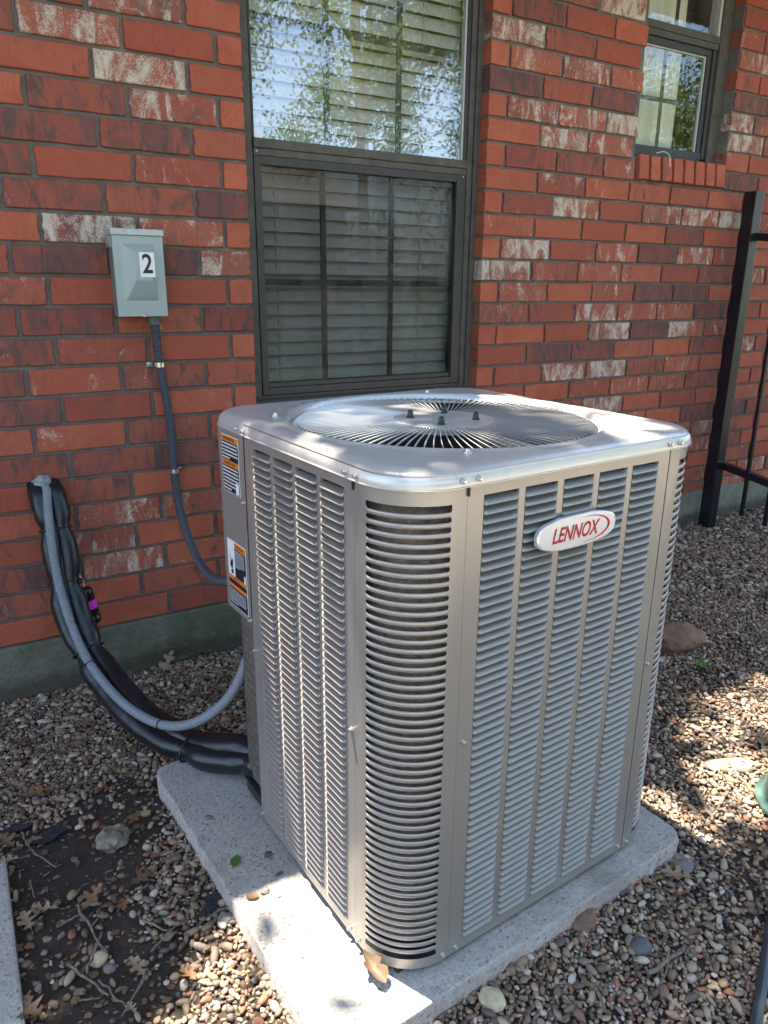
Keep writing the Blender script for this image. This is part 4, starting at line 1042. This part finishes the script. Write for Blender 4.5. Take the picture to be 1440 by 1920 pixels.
a2 = me.attributes.new('rt', 'FLOAT_VECTOR', 'POINT'); rr = np.stack([rng.normal(0, .35, len(pts)), rng.normal(0, .35, len(pts)), rng.uniform(0, 6.28, len(pts))], 1); a2.data.foreach_set('vector', rr.astype(np.float32).ravel())
a3 = me.attributes.new('ix', 'INT', 'POINT'); a3.data.foreach_set('value', rng.integers(0, 16, len(pts)).astype(np.int32))
gr = bpy.data.objects.new('gravel', me); C.objects.link(gr); tag(gr, 'small brown and tan river pebbles covering the ground', 'gravel', kind='stuff')
ng = bpy.data.node_groups.new('pebble_scatter', 'GeometryNodeTree'); ng.interface.new_socket('Geometry', in_out='INPUT', socket_type='NodeSocketGeometry'); ng.interface.new_socket('Geometry', in_out='OUTPUT', socket_type='NodeSocketGeometry')
gi = ng.nodes.new('NodeGroupInput'); go = ng.nodes.new('NodeGroupOutput'); ip = ng.nodes.new('GeometryNodeInstanceOnPoints'); ci = ng.nodes.new('GeometryNodeCollectionInfo')
m2p = ng.nodes.new('GeometryNodeMeshToPoints')
ci.inputs['Collection'].default_value = PC; ci.inputs['Separate Children'].default_value = True; ci.inputs['Reset Children'].default_value = True
def na(nm, dt):
    x = ng.nodes.new('GeometryNodeInputNamedAttribute'); x.data_type = dt; x.inputs['Name'].default_value = nm; return x.outputs['Attribute']
lk = ng.links.new
lk(gi.outputs[0], m2p.inputs[0]); lk(m2p.outputs[0], ip.inputs['Points']); lk(ci.outputs[0], ip.inputs['Instance']); ip.inputs['Pick Instance'].default_value = True
lk(na('ix', 'INT'), ip.inputs['Instance Index']); lk(na('rt', 'FLOAT_VECTOR'), ip.inputs['Rotation'])
lk(na('sc', 'FLOAT'), ip.inputs['Scale'])
lk(ip.outputs[0], go.inputs[0]); md = gr.modifiers.new('scatter', 'NODES'); md.node_group = ng

# ------------------------------------------------------------------ rocks, leaves, sticks
def rock(u, v, sx, sy, sz, m, label, rz=0, seed=0, z=.012, rough=.3, name='rock', cat='rock', flat=False, tilt=0, group=None):
    p = at_z(u, v, z); p.z = gz(p.x, p.y)+sz*.55 if z < .06 else z+sz*.8
    bm = bmesh.new(); bmesh.ops.create_icosphere(bm, subdivisions=3 if sx < .02 or rough >= .28 else 4, radius=1); o_ = Vector((seed*3.7, seed, 0))
    for q in bm.verts:
        c_ = q.co.copy(); f = 1+rough*noise.noise(c_*1.3+o_)+rough*.5*noise.noise(c_*3.3+o_); c_ = c_*f
        if flat: c_.z = max(-.7, min(.7, c_.z))
        q.co = Vector((c_.x*sx, c_.y*sy, c_.z*sz))
    b = MB(); b.bm(bm); bm.free(); me = mesh(name, b, m, rough < .28)
    o = put(name, me, None, False, p, (R(tilt), 0, R(rz))); return tag(o, label, cat, group)
rock(212, 1588, .030, .042, .020, M['rock'], 'jagged pale rock in bare soil left of the pad', -20, 3, rough=.55)
rock(1262, 1222, .115, .060, .058, M['rockbr'], 'large reddish brown stone beside the right side of the unit', -28, 5, .02, .35)
rock(1198, 1797, .0215, .020, .015, M['rockdk'], 'smooth dark round pebble in gravel at bottom right', 0, 8, rough=.06)
rock(1092, 1742, .032, .025, .018, M['rockbr'], 'angular brown stone among the gravel in front of the pad', 30, 9)
rock(1274, 1634, .024, .032, .007, M['rockgr'], 'flat grey stone beside the tan leaf near the pad corner', 10, 11, flat=True)
rock(1375, 1447, .075, .026, .009, M['rockyl'], 'flat sunlit yellowish slab of stone at the right edge', -28, 12, flat=True)
rock(188, 1817, .0165, .015, .012, M['rockyl'], 'egg shaped yellow pebble between crossed twigs at lower left', 20, 13, rough=.1)
rock(208, 1833, .012, .010, .008, M['rockgr'], 'purplish grey pebble touching the yellow egg shaped pebble', -30, 14, rough=.12)
rock(1010, 1790+60, .022, .018, .014, M['rockyl'], 'large tan pebble close in front of the pad edge', 15, 15, rough=.15) if False else None
rock(922, 1897, .020, .024, .014, M['rockyl'], 'large cream pebble just below the pad front edge', 15, 15, rough=.15)
rock(60+365, 1743, .018, .014, .010, M['rockgr'], 'pale grey stone against the left side of the pad', 15, 25, rough=.3)
rock(390, 1535, .0095, .0065, .004, M['rockgr'], 'small grey pebble lying on the pad near its left edge', -20, 16, .075, .15)
rock(503, 1604, .0085, .0070, .004, M['rockdk'], 'small dark chip on the pad beside the louvred side', 10, 17, .075, .3)
rock(523, 1640, .0090, .0035, .003, M['rockdk'], 'tiny black sliver on the pad at the shadow edge', 10, 18, .075, .3)
rock(497, 1673, .0090, .0070, .005, M['rock'], 'small beige crumb of stone on the sunlit pad', 10, 19, .075, .3)
rock(522, 1681, .0055, .0040, .003, M['rockyl'], 'tiny tan crumb on the sunlit pad, rightmost of three', 10, 20, .075, .3)

OAK = [(0, -.50), (.02, -.42), (.05, -.36), (.12, -.33), (.17, -.29), (.17, -.24), (.10, -.20), (.07, -.15), (.10, -.10), (.20, -.08), (.30, -.05), (.34, .00), (.32, .06), (.24, .08), (.14, .09), (.09, .13), (.12, .18), (.20, .22), (.25, .28), (.22, .34), (.14, .34), (.09, .35), (.10, .41), (.08, .47), (.03, .50), (0, .51)]
def leaf(u, v, size, rz, m, label, z=None, curl=.12, tx=0, ty=0, name='oak_leaf', seed=0, asp=1.0, group='fallen oak leaves', shape=None):
    base = shape or OAK; r_ = random.Random(seed)
    out = [(x*asp*r_.uniform(.8, 1.15), y) for x, y in base]; left = [(-x*asp*r_.uniform(.75, 1.15), y*1.0+r_.uniform(-.015, .015)) for x, y in base[1:-1]][::-1]
    b = MB(); mid = [(0, y) for x, y in out]
    def H(x, y): return curl*(abs(x)*1.3 + .8*y*y) + .05*noise.noise(Vector((x*4+seed, y*4, 0)))
    rows = []
    lf = [(0, base[-1][1])] + left + [(0, base[0][1])]; lf = lf[::-1]
    for k, (xr, yr) in enumerate(out):
        xl, yl = lf[k] if k < len(lf) else (0, yr)
        row = []
        for t in (0, .5, 1): x, y = xl*(1-t), yl*(1-t)+((yl+yr)/2)*t if t < 1 else (yl+yr)/2; row.append((x, y))
        row = [(xl, yl), (xl*.5, (yl*1.5+yr*.5)/2), (0, (yl+yr)/2), (xr*.5, (yr*1.5+yl*.5)/2), (xr, yr)]
        rows.append([(x*size, y*size, H(x, y)*size) for x, y in row])
    b.grid(rows)
    st_ = [(0, base[0][1]*size, 0), (0, (base[0][1]-.16)*size, .02*size)]; b.tube(st_, .0007, 5)
    me = mesh(name, b, m, True); p = at_z(u, v, z if z is not None else .035); zz_ = (z if z is not None else gz(p.x, p.y)+.018)
    return tag(put(name, me, None, False, (p.x, p.y, zz_), (R(tx), R(ty), R(rz))), label, 'leaf', group)
LV = [(310,1240,.115,-60,'leaft','big pale oak leaf against the foundation behind the grey conduit',.10,35), (158,1346,.075,-10,'leaft','tan oak leaf on gravel below the black pipe bend',.12,0), (372,1293,.060,70,'leafb','brown oak leaf inside the conduit loop near the pad',.1,0),
       (36,1383,.070,20,'leafb','curled brown oak leaf near left edge below the foundation',.2,0), (74,1477,.080,80,'leafo','long orange-brown oak leaf left of the pad corner',.1,0),
      (112,1497,.060,50,'leaft','tan oak leaf below the orange-brown one at left',.15,0), (12,1580,.070,30,'leafb','brown leaf at the left border, upper one by the twig',.15,0), 
      (18,1617,.060,70,'leaft','crumpled tan leaf at the left border above the slab',.2,0), (52,1737,.085,10,'leaft','lobed tan oak leaf beside the concrete edging slab',.1,0), (88,1714,.070,60,'leaft','folded tan leaf with upturned tips near the edging slab',.35,0),
      (174,1692,.075,-60,'leafo','upright orange bark-like leaf above the pebble cluster',.15,20),  (268,1655,.075,-70,'leafb','warm brown oak leaf in the gravel middle left of the pad',.12,0),
      (252,1540,.055,-50,'leafo','orange oak leaf above the jagged pale rock',.1,0), (232,1705,.045,0,'leafo','small reddish leaf scrap in the gravel left of the pad',.1,0),  (60,1905,.080,30,'leafb','brown leaf at the bottom edge beside the slab',.15,0),
       (258,1822,.060,20,'leaft','tan oak leaf beside the long curved twig',.1,0), (355,1836,.060,20,'leafo','sunlit orange crumpled leaf in gravel at lower left',.35,0), (248,1900,.035,20,'leaft','small pale leaf at the bottom by the sunlit gravel',.1,0),
      (1270,1652,.085,35,'leaft','tan oak leaf by the flat grey stone near the pad corner',.12,0), (1428,1397,.075,-40,'leaft','upright tan leaf at the right edge by the teal tub',.2,25), (1250,1705,.040,80,'leafb','dark brown leaf scrap right of the pad',.2,0), (385,1215,.060,80,'leafb','dull leaf by the foundation near the unit',.2,0),
      (445,1235,.075,40,'leaft','pale oak leaf beside the unit behind the conduit',.15,0), (1262,1890,.045,10,'leaft','folded tan leaf in gravel at the bottom right',.3,0), (110,1400,.045,60,'leafb','small brown leaf on gravel below the pipe',.2,0), (210,1440,.040,10,'leafb','small dark leaf left of the pad back corner',.2,0)]
for k, (u, v, s_, rz, m_, lb, cu_, tx) in enumerate(LV): leaf(u, v, s_*(.80 if v > 1560 else .95), rz, M[m_], lb, curl=cu_*random.Random(k+5).uniform(1., 2.6), tx=tx+random.Random(k).uniform(-14, 14), seed=k, asp=random.Random(k+9).uniform(.65, 1.15))
OV_ = [(0, -.5), (.12, -.42), (.22, -.28), (.27, -.1), (.27, .08), (.22, .25), (.13, .4), (.05, .47), (0, .5)]
leaf(442, 1615, .034, -35, M['leaffresh'], 'fresh green oval leaf lying on the pad', .077, .15, name='green_leaf', shape=OV_, group=None, seed=50, asp=1.1)
leaf(473, 1681, .026, 60, M['leafo'], 'orange leaf flake on the sunlit pad left of the crumbs', .078, .3, name='leaf_flake', shape=OV_, group=None, seed=51, asp=1.2)
leaf(700, 1818, .066, 8, M['leafb'], 'crumpled brown leaf leaning under the rounded unit corner', .088, .75, tx=14, name='curled_leaf', shape=[(0,-.5),(.10,-.46),(.20,-.36),(.30,-.22),(.24,-.12),(.20,-.02),(.30,.06),(.26,.18),(.16,.22),(.12,.34),(.05,.46),(0,.52)], group=None, seed=52, asp=.85)
ST = [(145,1705,200,1795,.0025,'longest straight pale twig at lower left'), (110,1747,148,1722,.0024,'short knobbly twig left of the long straight twig'), (162,1835,192,1752,.0026,'rough pale twig crossing under the long straight one'), (130,1815,205,1875,.0026,'pale twig pointing to the bottom of the soil patch'),
      (187,1842,238,1898,.0018,'thin dark twig ending near the bottom edge'), (40,1560,60,1596,.0018,'thin twig by the brown leaf at the left border'), (60,1596,104,1630,.0020,'twig running down right over the bare soil'), (58,1655,66,1690,.0018,'short upright twig on bare soil near the slab'),
      (272,1733,315,1751,.0024,'short white-tipped twig in gravel beside the pad'), (275,1820,230,1915,.0020,'long curved twig reaching the bottom edge'), (150,1885,190,1878,.0016,'tiny forked twig on soil at the bottom'), (372,1262,436,1292,.0026,'grey twig inside the conduit loop'),
      (1306,1490,1336,1547,.0052,'dark stick lying in the shade right of the pad'), (1216,1832,1285,1782,.0036,'knotty twig beside the smooth dark round pebble'), (1120,1870,1135,1905,.0024,'short pale twig in the bottom gravel'), (395,1725,440,1700,.0020,'twig pushed against the left side of the pad'),
      (285,1790,330,1740,.0022,'dark twig in gravel left of the pad'), (1290,1270,1310,1300,.0022,'thin twig near the green seedling'), (1240,1850,1262,1790,.0016,'thin root twig in the lower right gravel'), (330,1690,375,1668,.0018,'thin pale twig near the pad edge in gravel')]
for k, (u0, v0, u1, v1, r_, lb) in enumerate(ST):
    a, b_ = at_z(u0, v0, .035), at_z(u1, v1, .035); q = random.Random(k); n_ = 7; path = []
    for i in range(n_):
        t = i/(n_-1); p = a.lerp(b_, t); l = (b_-a).length; p.x += q.uniform(-.03, .03)*l; p.y += q.uniform(-.03, .03)*l; p.z = gz(p.x, p.y)+.0135+q.uniform(0, .003); path.append(p)
    b = MB(); b.tube(path, [r_*(1.1-.4*i/(n_-1))*q.uniform(.85, 1.2) for i in range(n_)], 7)
    if k in (0, 9, 13):
        m_ = path[3]; e_ = m_+Vector((.018, .012, .006)); b.tube([m_, (m_+e_)/2+Vector((.002, 0, .002)), e_], [r_*.7, r_*.55, r_*.4], 6)
    tag(obj('twig', b, M['twig'], smooth=True), lb, 'twig', 'fallen twigs')
# crumbs of bark, broken leaves and mulch between the pebbles
lr = np.random.default_rng(21); lit = MB()
for (x0, x1, y0, y1, n) in ((-.6, .35, -1.5, -.01, 3000), (.9, 2.6, -1.9, -.3, 4200), (.2, 1.2, -1.9, -1.45, 900)):
    for x, y, a, l, q in zip(lr.uniform(x0, x1, n).tolist(), lr.uniform(y0, y1, n).tolist(), lr.uniform(0, 6.28, n).tolist(), (lr.uniform(0, 1, n)**2*.009+.0025).tolist(), lr.uniform(0, 1, n).tolist()):
        if in_pad(x, y) or (x < -.222 and y < -.76): continue
        dns = keep_density(x, y)
        if q > .25+.75*(1-dns): continue
        z = gz(x, y)+(.002 if dns < .5 else .011)+q*.003; w_ = l*(.25+.6*q); ca, sa = math.cos(a), math.sin(a); n0 = len(lit.v)
        for dx, dy, dz in ((-l, 0, 0), (0, w_, .0015), (l, w_*.3, .0005), (l*.6, -w_, .001), (-l*.5, -w_*.7, .0015)): lit.v.append((x+dx*ca-dy*sa, y+dx*sa+dy*ca, z+dz))
        lit.v.append((x, y, z-.0015))
        for i in range(5): lit.f.append((n0+i, n0+(i+1) % 5, n0+5)) ; lit.mi.append(int(q*12) % 3)
        lit.f.append(tuple(n0+i for i in range(5))); lit.mi.append(int(q*12) % 3)
tag(obj('leaf_litter', lit, [M['twig'], M['leafb'], M['leafo']]), 'crumbled dry leaf bits and bark lying between the pebbles', kind='stuff')
# fabric scraps, seedling
def scrap(u, v, sx, sy, rz, lb, seed):
    p = at_z(u, v, .03); b = MB(); q = random.Random(seed); ring = [(sx*math.cos(t)*q.uniform(.6, 1.1), sy*math.sin(t)*q.uniform(.6, 1.1)) for t in [2*math.pi*i/12 for i in range(12)]]
    rows = [[(x*k_, y*k_, .003*noise.noise(Vector((x*40, y*40, seed)))*2+.002) for x, y in ring] for k_ in (1, .66, .33, .02)]
    b.grid(rows, closed=True); tag(put('fabric_scrap', mesh('fabric_scrap', b, M['fabric'], True), None, False, (p.x, p.y, gz(p.x, p.y)+.010), (0, 0, R(rz))), lb, 'fabric')
scrap(400, 1700, .045, .020, 40, 'torn black landscape fabric poking out beside the pad', 1); scrap(20, 1555, .045, .02, 0, 'black fabric scrap at the left border', 2); scrap(95, 1565, .045, .022, 10, 'dark fabric scrap on bare soil near the thin twig', 3)
sd = thing('seedling', 'small bright green weed seedling beside the reddish brown stone', 'seedling', at_z(1316, 1268, .04))
sp0 = at_z(1316, 1262, .045); sp0.z = gz(sp0.x, sp0.y)+.01
obj('stem', MB().tube([sp0, sp0+Vector((.002, -.002, .03))], .0014, 6), M['leaffresh'], sd)
for k in range(7):
    a = k*.9; d = Vector((math.cos(a), math.sin(a), .35)); s_ = Vector((-math.sin(a), math.cos(a), 0)); q = sp0+Vector((.002, -.002, .028)); b = MB()
    b.grid([[q, q], [q+d*.014-s_*.006, q+d*.014+s_*.006], [q+d*.026-s_*.004, q+d*.026+s_*.004], [q+d*.034, q+d*.034]]); obj('leaf_blade', b, M['leaffresh'], sd, smooth=True)
# teal tub and hose at right border
tb = MB(); c0 = at_z(1528, 1500, .05); c0.z = .0; rows = []
for r_, z in ((.0, .136), (.072, .137), (.086, .134), (.093, .124), (.103, .07), (.109, .024), (.112, .020), (.121, .019), (.123, .014), (.120, .004), (.112, .0)):
    rows.append([(c0.x+r_*math.cos(t)*1.15, c0.y+r_*math.sin(t), gz(c0.x, c0.y)+z) for t in [2*math.pi*i/40 for i in range(40)]])
tb.grid(rows, closed=True); tub = thing('garden_tub', 'weathered teal plastic tub half outside the right border', 'tub', (c0.x, c0.y, 0)); obj('shell', tb, M['teal'], tub, smooth=True)
hz = [at_z(u, v, .02) for u, v in ((1475,1640),(1452,1700),(1438,1770),(1430,1840),(1420,1900),(1408,1960))]
for p in hz: p.z = gz(p.x, p.y)+.016
b = MB(); b.tube(smooth_path(hz, 6), .0095, 12, flat=.6); tag(obj('garden_hose', b, simple('hose_black', (.03, .04, .045), .25), smooth=True), 'flattened dark garden hose along the lower right border', 'hose')

# ------------------------------------------------------------------ trees
def cards(b, P, size, rng_, asp=.55, m=0):
    n = len(P); a = rng_.normal(size=(n, 3)); a /= np.linalg.norm(a, axis=1)[:, None]; c_ = rng_.normal(size=(n, 3)); c_ = np.cross(a, c_); c_ /= np.linalg.norm(c_, axis=1)[:, None]
    s_ = size*rng_.uniform(.6, 1.3, n)[:, None]; A_, B_ = a*s_*.5, c_*s_*.5*asp; P = np.asarray(P)
    V = np.stack([P-A_, P+B_*.9-A_*.1, P+A_, P-B_*.9-A_*.1], 1).reshape(-1, 3); n0 = len(b.v)
    b.v += [tuple(v) for v in V.tolist()]; b.f += [(n0+4*i, n0+4*i+1, n0+4*i+2, n0+4*i+3) for i in range(n)]; b.mi += [m]*n
# lit columns: gaps shaped into the unseen canopy for sun patches, given on the plane z = 0 along the ray
KX, KY = -.13, .267
def qpt(u, v, z):
    p = at_z(u, v, z); return (p.x-KX*z, p.y-KY*z)
LIT = []
def poly(z, *uv): LIT.append([qpt(u, v, z) for u, v in uv])
poly(.02, (266,1925),(330,1858),(400,1808),(470,1765),(600,1900),(560,2100),(360,2100))
poly(.075, (400,1712),(440,1690),(560,1628),(700,1700),(610,1690),(500,1725),(470,1745))
poly(.075, (560,1745),(610,1722),(700,1740),(760,1850),(830,1885),(760,1990),(560,1990),(500,1830))
poly(.97, (440,765),(470,758),(600,738),(640,742),(640,775),(600,800),(560,770))
poly(.97, (545,795),(600,768),(720,768),(735,815),(700,835),(600,815))
poly(.97, (800,728),(900,724),(1100,765),(1285,802),(1240,832),(1170,828),(1120,812),(1010,775),(930,760),(860,752))
poly(.97, (720,742),(770,738),(830,760),(800,775),(730,760))
poly(.97, (840,815),(900,800),(1060,820),(1000,850),(860,850))
poly(.96, (500,835),(600,850),(650,880),(600,900),(500,850))
poly(.02, (1185,1500),(1210,1466),(1286,1522),(1352,1588),(1388,1645),(1368,1658),(1300,1610),(1262,1579),(1215,1530))
poly(.02, (1290,1436),(1345,1402),(1450,1415),(1460,1520),(1440,1575),(1396,1568),(1335,1526),(1298,1480))
poly(.04, (1238,1378),(1290,1330),(1340,1300),(1410,1272),(1470,1250),(1470,1378),(1380,1390),(1310,1384))
def xy_world(lx, ly): p = O+OU*lx+OV*ly; return p.x, p.y
# louvred left side of the unit: the same columns seen on a vertical face
for ox in (-.10, -.05, .0): LIT.append([(lambda p: (p[0]-KX*z, p[1]-KY*z))(xy_world(ox, y)) for y, z in ((.50, .93), (.30, .93), (.16, .80), (.13, .45), (.13, .10), (.25, .10), (.39, .10), (.44, .33), (.49, .50))])
def inpoly(x, y, pg):
    c_ = False; j = len(pg)-1
    for i in range(len(pg)):
        if (pg[i][1] > y) != (pg[j][1] > y) and x < (pg[j][0]-pg[i][0])*(y-pg[i][1])/(pg[j][1]-pg[i][1])+pg[i][0]: c_ = not c_
        j = i
    return c_
BB = [(min(p[0] for p in g), max(p[0] for p in g), min(p[1] for p in g), max(p[1] for p in g)) for g in LIT]
def is_lit(x, y):
    if (x > .5 and y < -1.655) or x < -.06: return False
    for g, (a, b_, c_, d_) in zip(LIT, BB):
        if a <= x <= b_ and c_ <= y <= d_ and inpoly(x, y, g): return True
    return False
rc = np.random.default_rng(11); P = []; ln = random.Random(3)
n = 104000; X = rc.uniform(-2.6, 5.0, n); Y = rc.uniform(-3.4, .35, n); Zh = rc.uniform(4.3, 5.8, n)
for x, y, z in zip(X.tolist(), Y.tolist(), Zh.tolist()):
    q = .05*noise.noise(Vector((x*9, y*9, z)))
    if is_lit(x+q, y+q) and ln.random() > .045: continue
    P.append((x+KX*z, y+KY*z, z))
P = np.array(P)
oak = thing('oak_tree', 'unseen oak over the house, its canopy gaps shaped for sun patches on the unit', 'tree', (-2.6, -3.6, 0))
b = MB(); cards(b, P, .085, rc, .62); obj('crown', b, M['leafg'], oak)
b = MB(); b.tube(smooth_path([(-2.6, -3.6, 0), (-2.5, -3.5, 1.5), (-2.2, -3.2, 3.2), (-1.8, -2.5, 4.6), (-1.2, -1.2, 5.5), (0, 0, 5.9)], 4), [.24-.01*i for i in range(21)], 10); obj('trunk', b, M['bark'], oak, smooth=True)
def tree(x, y, h, rad, zc_, n, m, label, seed, trunk=.13, lean=(0, 0)):
    r_ = np.random.default_rng(seed); t = thing('garden_tree', label, 'tree', (x, y, 0)); b = MB()
    ctr = []; nb_ = 30
    for k in range(nb_):
        d = r_.normal(size=3); d /= np.linalg.norm(d); rr_ = r_.uniform(.3, 1)**.5; ctr.append((x+lean[0]+d[0]*rad*rr_, y+lean[1]+d[1]*rad*rr_, zc_+d[2]*(h-zc_)*.95*rr_))
    ctr = np.array(ctr); idx = r_.integers(0, nb_, n); pts_ = ctr[idx]+r_.normal(size=(n, 3))*rad*.115
    cards(b, pts_, .058, r_, .65); obj('crown', b, m, t)
    b = MB(); b.tube(smooth_path([(x, y, 0), (x+lean[0]*.3+.05, y, h*.25), (x+lean[0]*.6, y+lean[1]*.5, h*.5), (x+lean[0], y+lean[1], h*.9)], 4), [trunk*(1-.06*i) for i in range(13)], 9)
    for k in range(7):
        p0 = Vector((x+lean[0]*.5, y+lean[1]*.5, h*(.3+.06*k))); p1 = Vector(ctr[k*4]); b.tube([p0, (p0+p1)/2+Vector((0, 0, .1)), p1], [trunk*.4, trunk*.28, trunk*.12], 6)
    obj('trunk', b, M['bark'], t, smooth=True)
tree(5.3, -7.4, 8.0, 2.0, 5.3, 44000, M['leafg2'], 'tallest leafy garden tree on the lawn behind the viewer', 3, .12, (-.2, 0))
tree(6.9, -7.2, 8.0, 2.0, 5.0, 42000, M['leafg2'], 'forked garden tree on the lawn behind the viewer', 4, .11, (.6, 0))
tree(9.8, -5.2, 8.6, 2.9, 4.9, 56000, M['leafg2'], 'bushy low garden tree at the far right behind the viewer', 5)
tree(1.4, -8.2, 9.0, 2.5, 6.7, 34000, M['leafg2'], 'high crowned garden tree behind the viewer', 6, .16)
tree(13.0, -3.0, 7.0, 2.6, 3.8, 12000, M['leafg2'], 'wide garden tree beyond the fence line', 8)
tree(-3.2, -7.0, 8.0, 2.6, 4.6, 15000, M['leafg'], 'spreading garden tree at left behind the viewer', 11)
tree(-5.0, -3.5, 7.0, 2.4, 3.8, 12000, M['leafg'], 'round garden tree past the left end of the house', 10)
def shrubrow():
    r_ = np.random.default_rng(9); b = MB(); n = 30000; x = r_.uniform(-6, 14, n); P = np.stack([x, -9.4+r_.normal(size=n)*.35, r_.uniform(.1, 1, n)*(1.3+.35*np.sin(x*1.7)+.2*np.sin(x*4.1)+1.3*np.clip((x-4.6)/1.2, 0, 1))], 1); cards(b, P, .09, r_, .6)
    tag(obj('hedge', b, M['leafg2']), 'long clipped hedge at the back of the lawn', 'hedge')
shrubrow()
nh = thing('neighbour_house', 'low brick neighbour house with hipped shingle roof across the lawn', 'house', (0, -15, 0))
obj('wall', MB().box((-2, -19, 0), (8.6, -14.5, 3.0)), M['siding'], nh)
b = MB(); b.v += [(-2.5, -14.0, 3.0), (9.2, -14.0, 3.0), (9.2, -19.5, 3.0), (-2.5, -19.5, 3.0), (1., -16.4, 5.6), (5.4, -16.4, 5.6)]; b.f += [(0, 1, 5, 4), (1, 2, 5), (2, 3, 4, 5), (3, 0, 4), (0, 3, 2, 1)]; b.mi += [0]*5; obj('roof', b, M['shingle'], nh)
print('BRICKS', nl, nr, 'PEBBLES', len(pts), 'CANOPY', len(P))
